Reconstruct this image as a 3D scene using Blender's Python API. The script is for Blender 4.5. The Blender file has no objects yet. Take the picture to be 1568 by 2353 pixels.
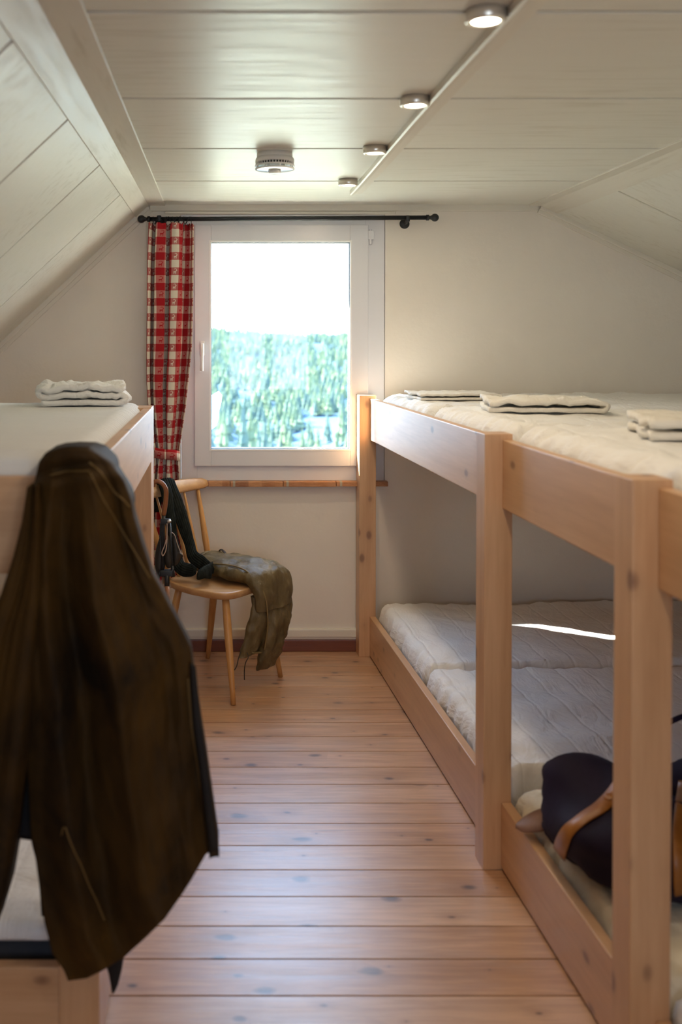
import bpy, bmesh, math, random
from math import sin, cos, pi, radians, sqrt, atan2, floor, tan, atan
from mathutils import Vector, Matrix, noise

random.seed(7)
SC = bpy.context.scene
COL = SC.collection

# ------------------------------------------------------------------ camera, light, exposure
F = 2250.0                       # focal length in pixels of the 1568x2353 frame
PITCH = radians(0.8)
CAMZ = 1.49
CX, HY = 505.0, 776.0            # vanishing point of the room's depth, horizon row
CY = HY + F * tan(PITCH)
cam_d = bpy.data.cameras.new('camera')
cam = bpy.data.objects.new('camera', cam_d); COL.objects.link(cam)
cam.location = (0, 0, CAMZ); cam.rotation_euler = (pi / 2 - PITCH, 0, 0)
cam_d.sensor_fit = 'AUTO'; cam_d.sensor_width = 36.0
cam_d.lens = F / 2353.0 * 36.0
cam_d.shift_x = (784 - CX) / 2353.0
cam_d.shift_y = -(1176.5 - CY) / 2353.0
cam_d.clip_start = 0.05; cam_d.clip_end = 5000
cam_d.dof.use_dof = True; cam_d.dof.focus_distance = 4.15; cam_d.dof.aperture_fstop = 2.4
SC.camera = cam

EXPOSURE = 0.72
SKY = 7.0
SUN = 50.0
PUCK = 1.7
SC.view_settings.view_transform = 'Standard'; SC.view_settings.look = 'None'
SC.view_settings.exposure = EXPOSURE; SC.view_settings.gamma = 1.0
SC.view_settings.use_curve_mapping = False
SC.cycles.use_denoising = True; SC.cycles.adaptive_threshold = 0.02
SC.cycles.max_bounces = 9; SC.cycles.diffuse_bounces = 6; SC.cycles.glossy_bounces = 4
SC.cycles.transparent_max_bounces = 12
SC.cycles.sample_clamp_indirect = 6.0
SC.cycles.caustics_reflective = False; SC.cycles.caustics_refractive = False

world = bpy.data.worlds.new('world'); SC.world = world; world.use_nodes = True
wn = world.node_tree.nodes; wl = world.node_tree.links
bg = wn['Background']; bg.inputs['Strength'].default_value = SKY
tc = wn.new('ShaderNodeTexCoord'); sep = wn.new('ShaderNodeSeparateXYZ')
wl.new(tc.outputs['Generated'], sep.inputs[0])
rp = wn.new('ShaderNodeValToRGB'); wl.new(sep.outputs['Z'], rp.inputs[0]); wl.new(rp.outputs[0], bg.inputs['Color'])
rp.color_ramp.elements[0].position = 0.0; rp.color_ramp.elements[0].color = (0.74, 0.865, 1.0, 1)
rp.color_ramp.elements[1].position = 0.7; rp.color_ramp.elements[1].color = (0.38, 0.60, 1.0, 1)

def lamp(name, kind, loc, power, color, **kw):
    l = bpy.data.lights.new(name, kind); l.energy = power; l.color = color
    for k, v in kw.items(): setattr(l, k, v)
    o = bpy.data.objects.new(name, l); COL.objects.link(o); o.location = loc
    return o
sun = lamp('sun', 'SUN', (-3, 8, 8), SUN, (1.0, 0.93, 0.80), angle=radians(0.6))
sun.rotation_euler = Vector((2.0, -1.0, -1.60)).to_track_quat('-Z', 'Y').to_euler()

# ------------------------------------------------------------------ helpers
def at(px, py, Y):
    u = (px - CX) / F; v = -(py - CY) / F
    dx, dy, dz = u, cos(PITCH) + v * sin(PITCH), -sin(PITCH) + v * cos(PITCH)
    t = Y / dy
    return Vector((dx * t, Y, CAMZ + dz * t))

MAT = {}                          # world matrix of each thing, shared by its parts
def finish(o, mat, smooth):
    if mat is not None:
        for m in (mat if isinstance(mat, (list, tuple)) else [mat]): o.data.materials.append(m)
    if smooth:
        for p in o.data.polygons: p.use_smooth = True

def to_mesh(name, bm):
    me = bpy.data.meshes.new(name)
    bmesh.ops.recalc_face_normals(bm, faces=bm.faces[:])
    bm.to_mesh(me); bm.free()
    return me

def tag(o, label=None, cat=None, group=None, kind=None):
    if label: o['label'] = label
    if cat: o['category'] = cat
    if group: o['group'] = group
    if kind: o['kind'] = kind
    return o

def thing(name, label, cat, loc=(0, 0, 0), rz=0.0, group=None, kind=None):
    o = bpy.data.objects.new(name, None); COL.objects.link(o)
    o.empty_display_size = 0.1
    o.location = loc; o.rotation_euler = (0, 0, rz)
    MAT[o.name] = Matrix.Translation(Vector(loc)) @ Matrix.Rotation(rz, 4, 'Z')
    return tag(o, label, cat, group, kind)

def part(name, bm, mat, parent, smooth=False, world_co=False):
    M = MAT[parent.name]
    if world_co: bmesh.ops.transform(bm, matrix=M.inverted(), verts=bm.verts[:])
    me = to_mesh(name, bm)
    o = bpy.data.objects.new(name, me); COL.objects.link(o); o.parent = parent
    MAT[o.name] = M
    finish(o, mat, smooth)
    return o

def solo(name, bm, mat, label=None, cat=None, group=None, kind=None, smooth=False):
    """one mesh that is a whole thing: vertices in world coordinates, origin put under it"""
    xs = [v.co.x for v in bm.verts]; ys = [v.co.y for v in bm.verts]; zs = [v.co.z for v in bm.verts]
    c = Vector(((min(xs) + max(xs)) / 2, (min(ys) + max(ys)) / 2, min(zs)))
    if kind == 'structure': c = Vector((0, 0, 0))
    bmesh.ops.translate(bm, vec=-c, verts=bm.verts[:])
    me = to_mesh(name, bm)
    o = bpy.data.objects.new(name, me); COL.objects.link(o); o.location = c
    MAT[o.name] = Matrix.Translation(c)
    finish(o, mat, smooth)
    return tag(o, label, cat, group, kind)

def dark_last(bm, n0):
    bm.faces.ensure_lookup_table()
    for f in bm.faces[n0:]: f.material_index = 1

def struct(name, bm, mat, smooth=False):
    return solo(name, bm, mat, kind='structure', smooth=smooth)

def bx(bm, x0, x1, y0, y1, z0, z1, bev=0.0, seg=2, rot=None):
    r = bmesh.ops.create_cube(bm, size=1.0)
    vs = r['verts']
    for v in vs:
        v.co = Vector(((x0 + x1) / 2 + v.co.x * (x1 - x0), (y0 + y1) / 2 + v.co.y * (y1 - y0), (z0 + z1) / 2 + v.co.z * (z1 - z0)))
    if rot is not None: bmesh.ops.transform(bm, matrix=rot, verts=vs)
    if bev > 0:
        es = list({e for v in vs for e in v.link_edges})
        bmesh.ops.bevel(bm, geom=es, offset=bev, segments=seg, affect='EDGES', profile=0.6)
    return bm

def box(*a, **k):
    return bx(bmesh.new(), *a, **k)

def rings(bm, rows, closed=True, cap=True):
    """rows of points -> quads"""
    vr = [[bm.verts.new(p) for p in r] for r in rows]
    n = len(rows[0])
    for a, b in zip(vr[:-1], vr[1:]):
        for i in range(n if closed else n - 1):
            j = (i + 1) % n
            bm.faces.new((a[i], a[j], b[j], b[i]))
    if cap and closed:
        for r in (vr[0], vr[-1]):
            c = bm.verts.new(sum((v.co for v in r), Vector()) / n)
            for i in range(n): bm.faces.new((r[i], r[(i + 1) % n], c))
    return vr

def frames(pts, up=Vector((0, 0, 1))):
    out = []
    prev = None
    for i, p in enumerate(pts):
        t = (pts[min(i + 1, len(pts) - 1)] - pts[max(i - 1, 0)]).normalized()
        if prev is None:
            a = up if abs(t.dot(up)) < 0.95 else Vector((1, 0, 0))
            s = t.cross(a).normalized()
        else:
            s = (prev - t * prev.dot(t)).normalized()
        prev = s
        out.append((t, s, t.cross(s).normalized()))
    return out

def tube(bm, pts, r, seg=12, flat=1.0, up=Vector((0, 0, 1)), mod=None):
    pts = [Vector(p) for p in pts]
    n = len(pts)
    rr = r if isinstance(r, (list, tuple)) else [r] * n
    rows = []
    for i, (p, (t, s, b)) in enumerate(zip(pts, frames(pts, up))):
        row = []
        for k in range(seg):
            a = 2 * pi * k / seg
            m = 1.0 if mod is None else mod(i / (n - 1), a)
            row.append(p + s * cos(a) * rr[i] * m + b * sin(a) * rr[i] * flat * m)
        rows.append(row)
    rings(bm, rows)
    return bm

def smooth_path(ctrl, n):
    """Catmull-Rom through control points (tuples of any length)"""
    ctrl = [tuple(c) for c in ctrl]
    out = []
    m = len(ctrl) - 1
    for i in range(n):
        t = i / (n - 1) * m
        k = min(int(t), m - 1); f = t - k
        p0, p1, p2, p3 = ctrl[max(k - 1, 0)], ctrl[k], ctrl[k + 1], ctrl[min(k + 2, m)]
        out.append(tuple(0.5 * (2 * b + (c - a) * f + (2 * a - 5 * b + 4 * c - d) * f * f + (3 * b - a - 3 * c + d) * f ** 3)
                         for a, b, c, d in zip(p0, p1, p2, p3)))
    return out

def lathe(bm, prof, c=(0, 0, 0), seg=32, axis='Z'):
    c = Vector(c); rows = []
    for r, z in prof:
        row = []
        for k in range(seg):
            a = 2 * pi * k / seg
            q = (r * cos(a), r * sin(a), z)
            if axis == 'X': q = (z, r * cos(a), r * sin(a))
            if axis == 'Y': q = (r * cos(a), z, r * sin(a))
            row.append(c + Vector(q))
        rows.append(row)
    rings(bm, rows)
    return bm

def polyfill(bm, loops, to3, thick):
    """fill planar loops (outline + holes) and extrude by the vector thick"""
    es = []
    for lp in loops:
        vs = [bm.verts.new(to3(*p)) for p in lp]
        for i in range(len(vs)): es.append(bm.edges.new((vs[i], vs[(i + 1) % len(vs)])))
    r = bmesh.ops.triangle_fill(bm, use_beauty=True, use_dissolve=False, edges=es)
    fs = [g for g in r['geom'] if isinstance(g, bmesh.types.BMFace)]
    ex = bmesh.ops.extrude_face_region(bm, geom=fs, use_keep_orig=True)
    bmesh.ops.translate(bm, vec=thick, verts=[g for g in ex['geom'] if isinstance(g, bmesh.types.BMVert)])
    return bm

def nz(x, y, z=0.0): return noise.noise(Vector((x, y, z)))

# ------------------------------------------------------------------ materials
class E:
    nt = None
    def __init__(s, v): s.v = v
    @staticmethod
    def op(op, *a, clamp=False):
        n = E.nt.nodes.new('ShaderNodeMath'); n.operation = op; n.use_clamp = clamp
        for i, x in enumerate(a):
            if isinstance(x, E): E.nt.links.new(x.v, n.inputs[i])
            else: n.inputs[i].default_value = x
        return E(n.outputs[0])
    def __add__(s, o): return E.op('ADD', s, o)
    def __sub__(s, o): return E.op('SUBTRACT', s, o)
    def __mul__(s, o): return E.op('MULTIPLY', s, o)
    def __truediv__(s, o): return E.op('DIVIDE', s, o)
    def __lt__(s, o): return E.op('LESS_THAN', s, o)
    def __gt__(s, o): return E.op('GREATER_THAN', s, o)
def fl(a): return E.op('FLOOR', a)
def fr(a): return E.op('FRACT', a)
def ab(a): return E.op('ABSOLUTE', a)
def mx(a, b): return E.op('MAXIMUM', a, b)
def mn(a, b): return E.op('MINIMUM', a, b)
def mulclamp(a, b, c=0.0): return E.op('MULTIPLY_ADD', a, b, c, clamp=True)

class Mat:
    def __init__(s, name, rough=0.6, spec=0.5, color=(0.5, 0.5, 0.5), metal=0.0):
        s.m = bpy.data.materials.new(name); s.m.use_nodes = True
        s.nt = s.m.node_tree; E.nt = s.nt
        s.b = s.nt.nodes['Principled BSDF']
        s.b.inputs['Roughness'].default_value = rough
        s.b.inputs['Specular IOR Level'].default_value = spec
        s.b.inputs['Base Color'].default_value = (*color, 1)
        s.b.inputs['Metallic'].default_value = metal
    def tex(s, coord='Object', scale=(1, 1, 1), off=None, rot=(0, 0, 0)):
        t = s.nt.nodes.new('ShaderNodeTexCoord'); m = s.nt.nodes.new('ShaderNodeMapping')
        s.nt.links.new(t.outputs[coord], m.inputs['Vector'])
        m.inputs['Scale'].default_value = scale; m.inputs['Rotation'].default_value = rot
        if off is not None:
            if isinstance(off, tuple): m.inputs['Location'].default_value = off
            else: s.nt.links.new(off, m.inputs['Location'])
        return m.outputs[0]
    def noise(s, vec, scale=5.0, detail=4.0, rough=0.55, dist=0.0):
        n = s.nt.nodes.new('ShaderNodeTexNoise'); s.nt.links.new(vec, n.inputs['Vector'])
        n.inputs['Scale'].default_value = scale; n.inputs['Detail'].default_value = detail
        n.inputs['Roughness'].default_value = rough; n.inputs['Distortion'].default_value = dist
        return n.outputs['Fac']
    def voro(s, vec, scale=5.0, out='Distance', rnd=1.0, dim='3D'):
        n = s.nt.nodes.new('ShaderNodeTexVoronoi'); n.voronoi_dimensions = dim; s.nt.links.new(vec, n.inputs['Vector'])
        n.inputs['Scale'].default_value = scale; n.inputs['Randomness'].default_value = rnd
        return n.outputs[out]
    def ramp(s, fac, stops):
        n = s.nt.nodes.new('ShaderNodeValToRGB'); s.nt.links.new(fac, n.inputs[0])
        el = n.color_ramp.elements
        while len(el) < len(stops): el.new(0.5)
        for e, (p, c) in zip(el, stops):
            e.position = p; e.color = (*c, 1) if len(c) == 3 else c
        return n.outputs[0]
    def mix(s, fac, a, b, mode='MIX'):
        n = s.nt.nodes.new('ShaderNodeMix'); n.data_type = 'RGBA'; n.blend_type = mode
        for i, x in ((0, fac), (6, a), (7, b)):
            if isinstance(x, E): x = x.v
            if isinstance(x, (int, float)): n.inputs[i].default_value = x
            elif isinstance(x, tuple): n.inputs[i].default_value = (*x, 1)
            else: s.nt.links.new(x, n.inputs[i])
        return n.outputs[2]
    def col(s, sock): s.nt.links.new(sock, s.b.inputs['Base Color'])
    def rough(s, sock): s.nt.links.new(sock.v if isinstance(sock, E) else sock, s.b.inputs['Roughness'])
    def bump(s, h, strength=0.3, dist=0.01):
        n = s.nt.nodes.new('ShaderNodeBump'); s.nt.links.new(h.v if isinstance(h, E) else h, n.inputs['Height'])
        n.inputs['Strength'].default_value = strength; n.inputs['Distance'].default_value = dist
        if getattr(s, 'lastb', None): s.nt.links.new(s.lastb, n.inputs['Normal'])
        s.lastb = n.outputs[0]
        s.nt.links.new(n.outputs[0], s.b.inputs['Normal'])
    def xyz(s, vec):
        n = s.nt.nodes.new('ShaderNodeSeparateXYZ'); s.nt.links.new(vec, n.inputs[0])
        return E(n.outputs[0]), E(n.outputs[1]), E(n.outputs[2])
    def rnd(s, k=13.0):
        n = s.nt.nodes.new('ShaderNodeObjectInfo')
        c = s.nt.nodes.new('ShaderNodeCombineXYZ')
        for i, f in enumerate((k, k * 1.7, k * 0.6)):
            x = E.op('MULTIPLY', E(n.outputs['Random']), f); s.nt.links.new(x.v, c.inputs[i])
        return c.outputs[0]

def wood(name, axis, light, dark, knot=(0.22, 0.10, 0.045), rough=0.5, grain=1.0, knots=True, ring=0.55, kscale=1.0):
    m = Mat(name, rough, 0.4)
    al, ac = 0.9, 14.0
    sc = [ac * grain] * 3; sc['XYZ'.index(axis)] = al
    off = m.rnd()
    v = m.tex('Object', tuple(sc), off)
    base = m.noise(v, 1.6, 5, 0.6, 0.35)
    fine = m.noise(v, 7.0, 3, 0.6)
    c = m.ramp(base, [(0.32, dark), (0.5, tuple((a + b) / 2 for a, b in zip(light, dark))), (0.66, light)])
    c = m.mix(0.3, c, m.ramp(fine, [(0.3, dark), (0.7, light)]))
    if knots:
        ks = [11.0 * kscale] * 3; ks['XYZ'.index(axis)] = 6.5 * kscale
        kv = m.tex('Object', tuple(ks), m.rnd(29.0))
        d = m.voro(kv, 1.0)
        k1 = m.ramp(d, [(0.09, (1, 1, 1)), (0.17, (0, 0, 0))])
        halo = m.ramp(d, [(0.08, (1, 1, 1)), (0.30, (0, 0, 0))])
        c = m.mix(E(halo) * 0.35, c, tuple(x * 0.75 for x in dark))
        c = m.mix(E(k1) * 0.85, c, knot)
    m.col(c)
    if 'pine' in name: m.b.inputs['Coat Weight'].default_value = 0.9; m.b.inputs['Coat Roughness'].default_value = 0.42; m.b.inputs['Coat IOR'].default_value = 1.55
    m.bump(base, 0.06, 0.01)
    return m.m

PINE_L, PINE_D = (0.66, 0.40, 0.215), (0.50, 0.27, 0.125)
pineX = wood('pine_x', 'X', PINE_L, PINE_D)
pineY = wood('pine_y', 'Y', PINE_L, PINE_D)
pineZ = wood('pine_z', 'Z', PINE_L, PINE_D)
chairwood = wood('chair_wood', 'Z', (0.62, 0.34, 0.12), (0.46, 0.22, 0.07), rough=0.38, knots=False)
seatwood = wood('seat_wood', 'X', (0.60, 0.36, 0.17), (0.42, 0.22, 0.09), rough=0.35, knots=False)
canewood = wood('cane_wood', 'Z', (0.30, 0.11, 0.035), (0.17, 0.055, 0.02), rough=0.3, knots=False)

def plaster(name, color):
    m = Mat(name, 0.75, 0.25, color)
    v = m.tex('Object')
    a = m.noise(v, 3.0, 5, 0.6); b = m.noise(v, 28.0, 4, 0.55); d = m.voro(v, 7.0)
    m.col(m.mix(0.06, color, m.ramp(a, [(0.3, tuple(x * 0.6 for x in color)), (0.7, (1, 1, 0.97))])))
    m.bump(b, 0.18, 0.006); m.bump(a, 0.25, 0.02)
    m.bump(m.ramp(d, [(0.02, (1, 1, 1)), (0.06, (0, 0, 0))]), 0.25, 0.004)
    return m.m
M_WALL = plaster('plaster', (0.82, 0.765, 0.69))

def painted(name, color, axis='X', rough=0.34):
    """old wide boards under white gloss paint, the grain showing through"""
    m = Mat(name, rough, 0.5, color)
    sc = [18.0] * 3; sc['XYZ'.index(axis)] = 1.6
    v = m.tex('Object', tuple(sc)); v2 = m.tex('Object', (1.3, 1.3, 1.3))
    g = m.noise(v, 2.2, 6, 0.62, 0.2); p = m.noise(v2, 1.6, 3, 0.5)
    worn = E(m.ramp(g, [(0.52, (0, 0, 0)), (0.72, (1, 1, 1))])) * E(m.ramp(p, [(0.45, (0, 0, 0)), (0.65, (1, 1, 1))]))
    c = m.mix(worn * 0.5, color, tuple(x * y for x, y in zip(color, (0.62, 0.57, 0.47))))
    m.col(c)
    m.bump(g, 0.14, 0.006)
    m.rough(E(m.ramp(g, [(0.3, (0.30,) * 3), (0.75, (0.46,) * 3)])))
    return m.m
CEILC = (0.74, 0.73, 0.66)
M_CEIL = painted('ceiling_paint', CEILC, 'X')
M_SLOPE = painted('slope_paint', (0.74, 0.73, 0.66), 'X')
M_STRIP = painted('strip_paint', (0.72, 0.69, 0.61), 'Y', 0.4)
M_TRIM = Mat('trim_paint', 0.4, 0.5, (0.76, 0.72, 0.63)).m
M_UPVC = Mat('white_window_plastic', 0.28, 0.5, (0.72, 0.72, 0.76)).m
M_BEAD = Mat('white_glazing_bead', 0.3, 0.5, (0.86, 0.86, 0.86)).m
M_DARKGAP = Mat('dark_gap', 0.9, 0.1, (0.06, 0.045, 0.03)).m
M_SEAL = Mat('rubber_seal', 0.6, 0.3, (0.03, 0.035, 0.03)).m
M_BLACK = Mat('black_iron', 0.45, 0.5, (0.012, 0.014, 0.017)).m
M_STEEL = Mat('brushed_steel', 0.32, 0.5, (0.80, 0.76, 0.68), 0.75).m
M_PLASTIC = Mat('detector_plastic', 0.4, 0.5, (0.78, 0.76, 0.72)).m
M_CLEAR = Mat('detector_clear_ring', 0.12, 0.8, (0.90, 0.92, 0.88)).m
M_SKIRT = wood('skirting_wood', 'X', (0.20, 0.055, 0.022), (0.13, 0.032, 0.014), rough=0.35, knots=False)

def floor_mat():
    m = Mat('floor_boards', 0.35, 0.75)
    x, y, z = m.xyz(m.tex('Object'))
    idx = fl((y - 4.165) / 0.1312)
    w = m.nt.nodes.new('ShaderNodeTexWhiteNoise'); w.noise_dimensions = '1D'
    m.nt.links.new(idx.v, w.inputs['W']); r = E(w.outputs['Value'])
    c = m.nt.nodes.new('ShaderNodeCombineXYZ')
    m.nt.links.new((x * 1.0 + r * 37.0).v, c.inputs[0]); m.nt.links.new((y * 16.0).v, c.inputs[1]); m.nt.links.new((r * 9.0).v, c.inputs[2])
    g = m.noise(c.outputs[0], 1.5, 6, 0.62, 0.4)
    L, D = (0.58, 0.32, 0.165), (0.34, 0.165, 0.075)
    col = m.ramp(g, [(0.3, D), (0.5, (0.48, 0.25, 0.12)), (0.66, L)])
    col = m.mix(r * 0.45, col, (0.70, 0.47, 0.31))
    # worn grey patches with their own shape, scratches
    v = m.tex('Object', (1.2, 2.6, 1))
    p = m.ramp(m.noise(v, 1.7, 6, 0.65), [(0.52, (0, 0, 0)), (0.72, (1, 1, 1))])
    col = m.mix(E(p) * 0.45, col, (0.42, 0.33, 0.27))
    # knots
    c2 = m.nt.nodes.new('ShaderNodeCombineXYZ')
    m.nt.links.new((x * 4.2 + r * 51.0).v, c2.inputs[0]); m.nt.links.new((y * 7.62).v, c2.inputs[1])
    vr_ = m.nt.nodes.new('ShaderNodeSeparateColor'); m.nt.links.new(m.voro(c2.outputs[0], 1.0, 'Color', dim='2D'), vr_.inputs[0])
    size = E(vr_.outputs[0]) * E(vr_.outputs[0]) * 1.5 + 0.25
    d = (E(m.voro(c2.outputs[0], 1.0, dim='2D')) / size + (E(m.noise(m.tex('Object', (12, 30, 1)), 1.0, 3)) - 0.5) * 0.12).v
    halo = m.ramp(d, [(0.05, (1, 1, 1)), (0.30, (0, 0, 0))]); k = m.ramp(d, [(0.03, (1, 1, 1)), (0.085, (0, 0, 0))])
    col = m.mix(E(halo) * 0.45, col, (0.30, 0.15, 0.08))
    col = m.mix(E(k) * 0.92, col, (0.07, 0.035, 0.022))
    gf = m.noise(c.outputs[0], 6.5, 4, 0.6, 0.3)
    col = m.mix(E(m.ramp(gf, [(0.42, (1, 1, 1)), (0.55, (0, 0, 0))])) * 0.28, col, (0.27, 0.13, 0.06))
    # long thin scratches
    for i, (rot, sc) in enumerate((((0, 0, 1.0), 2.3), ((0, 0, 2.3), 1.7))):
        sv = m.tex('Object', (1.2, 30, 1), rot=rot)
        s = m.ramp(m.noise(sv, sc, 2, 0.5), [(0.70, (0, 0, 0)), (0.73, (1, 1, 1))])
        col = m.mix(E(s) * 0.35, col, (0.16, 0.11, 0.09))
    m.col(col)
    m.rough(E(m.ramp(g, [(0.3, (0.30,) * 3), (0.7, (0.42,) * 3)])) + E(p) * 0.08)
    m.b.inputs['Coat Weight'].default_value = 0.7; m.b.inputs['Coat Roughness'].default_value = 0.34
    m.bump(g, 0.22, 0.004)
    m.bump(gf, 0.10, 0.002)
    m.bump(m.noise(m.tex('Object', (1, 5, 1)), 2.0, 2, 0.5), 0.12, 0.02)
    return m.m
M_FLOOR = floor_mat()

def linen(name, color, stitch=None, sp=0.1, crease=0.35, transl=False):
    m = Mat(name, 0.85, 0.15, color)
    v = m.tex('Object')
    a = m.noise(m.tex('Object', (5, 9, 6)), 1.5, 5, 0.6, 1.0)
    b = m.noise(v, 400.0, 2, 0.5)
    m.col(m.mix(0.5, color, m.ramp(a, [(0.3, tuple(c * 0.93 for c in color)), (0.7, color)])))
    m.bump(a, crease, 0.02); m.bump(b, 0.08, 0.001)
    cr_ = m.noise(m.tex('Object', (7, 3.5, 5)), 1.3, 4, 0.55, 1.8)
    m.bump(mulclamp(ab(E(cr_) - 0.5), 7.0), 0.20 if stitch != 'Y' else 0.05, 0.012)
    x, y, z = m.xyz(v)
    if stitch == 'X':        # stitch lines running along y, one every sp in x
        q = ab(fr(x / sp) - 0.5)
        m.bump(mulclamp(q, -12.0, 1.0), 0.5, -0.004)
        line = q < 0.012
        m.col(m.mix(line * 0.5, color, tuple(min(1, c * 1.15) for c in color)))
    if stitch == 'Y':        # ribbed cover, ridges across
        w = E(m.noise(m.tex('Object', (1.2, 6, 1)), 1.0, 2, 0.5)) * 0.03
        q = ab(fr((y + w) / sp) - 0.5)
        m.bump(q * 2.0, 0.55, 0.007)
    return m.m
M_SHEET = linen('white_quilted_sheet', (0.80, 0.79, 0.78), 'X', 0.105)
M_SHEETU = linen('white_upper_sheet', (0.82, 0.81, 0.79), 'X', 0.21)
M_SHEETL = linen('ribbed_sheet', (0.74, 0.74, 0.73), 'Y', 0.036, crease=0.1)
M_CREAM = linen('cream_sheet', (0.72, 0.66, 0.53), None)
M_TOWEL = linen('cotton_pillowcase', (0.82, 0.78, 0.70), None, crease=0.5)
M_TOWELW = linen('white_cotton_pillowcase', (0.84, 0.83, 0.80), None, crease=0.5)
M_FOAM = Mat('grey_mattress_underside', 0.9, 0.1, (0.050, 0.050, 0.056)).m
M_BLUETICK = Mat('pale_blue_mattress_side', 0.85, 0.1, (0.35, 0.48, 0.60)).m

def curtain_mat():
    m = Mat('red_check_curtain', 0.85, 0.1)
    x, y, z = m.xyz(m.tex('UV'))
    s = 0.0352
    cx_ = x / s; cy_ = y / s
    rc = (fr(cx_ / 2.0) < 0.5); rr = (fr(cy_ / 2.0) < 0.5)
    a = fr(cx_); b = fr(cy_)
    def rect(ca, cb, ha, hb): return (ab(a - ca) < ha) * (ab(b - cb) < hb)
    body = rect(0.48, 0.42, 0.17, 0.07)
    legs = mx(mx(rect(0.34, 0.26, 0.022, 0.12), rect(0.42, 0.27, 0.02, 0.1)), mx(rect(0.56, 0.26, 0.02, 0.12), rect(0.63, 0.27, 0.022, 0.12)))
    neck = (ab((a - 0.64) - (b - 0.52) * 0.45) < 0.045) * (ab(b - 0.52) < 0.12)
    head = rect(0.73, 0.62, 0.065, 0.04)
    dx = a - 0.55; dy = b - 0.70
    rad = E.op('SQRT', dx * dx + dy * dy)
    horn = (ab(rad - 0.14) < 0.03) * ((dy + dx * 0.6) > -0.02)
    goat = mx(mx(body, legs), mx(neck, mx(head, horn)))
    RED, PINK, WH = (0.40, 0.016, 0.022), (0.52, 0.17, 0.15), (0.80, 0.74, 0.62)
    both = rc * rr; one = ab(rc - rr)
    col = m.mix(one, WH, PINK)
    col = m.mix(both, col, RED)
    gcol = m.mix(rc, WH, RED)
    col = m.mix(goat * one, col, gcol)
    m.col(col)
    # thin cloth: some light comes through
    tr = m.nt.nodes.new('ShaderNodeBsdfTranslucent'); m.nt.links.new(col, tr.inputs['Color'])
    ms = m.nt.nodes.new('ShaderNodeMixShader'); ms.inputs[0].default_value = 0.15
    out = [n for n in m.nt.nodes if n.type == 'OUTPUT_MATERIAL'][0]
    m.nt.links.new(m.b.outputs[0], ms.inputs[1]); m.nt.links.new(tr.outputs[0], ms.inputs[2])
    m.nt.links.new(ms.outputs[0], out.inputs['Surface'])
    return m.m
M_CURT = curtain_mat()
M_CURTEDGE = Mat('cream_curtain_edge', 0.85, 0.1, (0.8, 0.74, 0.62)).m

def leather(name, c1, c2, rough=0.45, sc=6.0, bs=0.25, spec=0.4, c3=None):
    m = Mat(name, rough, spec, c1)
    v = m.tex('Object', (sc, sc, sc * (0.8 if name == 'waxed_cotton' else 0.5)))
    a = m.noise(v, 1.0, 5, 0.62, 0.4)
    st = [(0.34, c1), (0.62, c2)]
    if c3: st.append((0.76, c3))
    m.col(m.ramp(a, st))
    m.bump(m.noise(v, 5.0, 5, 0.6), bs, 0.004)
    return m.m
M_WAX = leather('waxed_cotton', (0.012, 0.0075, 0.004), (0.060, 0.030, 0.006), 0.7, 3.6, 0.12, 0.12, (0.125, 0.062, 0.010))
M_WAXIN = leather('dark_jacket_lining', (0.008, 0.008, 0.010), (0.018, 0.015, 0.013), 0.6, 6, 0.1, 0.2)
M_WAXEDGE = Mat('worn_jacket_seam', 0.6, 0.3, (0.16, 0.095, 0.03)).m
M_LEDER = leather('olive_leather', (0.080, 0.056, 0.020), (0.165, 0.120, 0.052), 0.5, 11.0, 0.8, 0.4, (0.30, 0.235, 0.125))
M_LEDERD = Mat('leather_piping', 0.5, 0.4, (0.20, 0.14, 0.055)).m
M_LACE = Mat('leather_lace', 0.5, 0.4, (0.035, 0.025, 0.015)).m
M_SOCK = leather('dark_green_knit', (0.008, 0.0095, 0.008), (0.020, 0.023, 0.019), 0.9, 40, 0.5, 0.1)
M_BLKLEA = leather('black_leather', (0.012, 0.011, 0.010), (0.03, 0.026, 0.02), 0.35, 12, 0.3, 0.5)
M_NAVY = leather('navy_canvas', (0.010, 0.007, 0.020), (0.020, 0.013, 0.036), 0.75, 5, 0.2, 0.2)
M_TAN = leather('tan_leather', (0.22, 0.075, 0.010), (0.36, 0.14, 0.022), 0.4, 9, 0.2, 0.5)
M_TAB = leather('worn_leather_tab', (0.16, 0.085, 0.06), (0.26, 0.15, 0.11), 0.5, 9.0, 0.2, 0.4)
M_STRAPPALE = Mat('pale_cord', 0.7, 0.2, (0.45, 0.33, 0.27)).m

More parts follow.
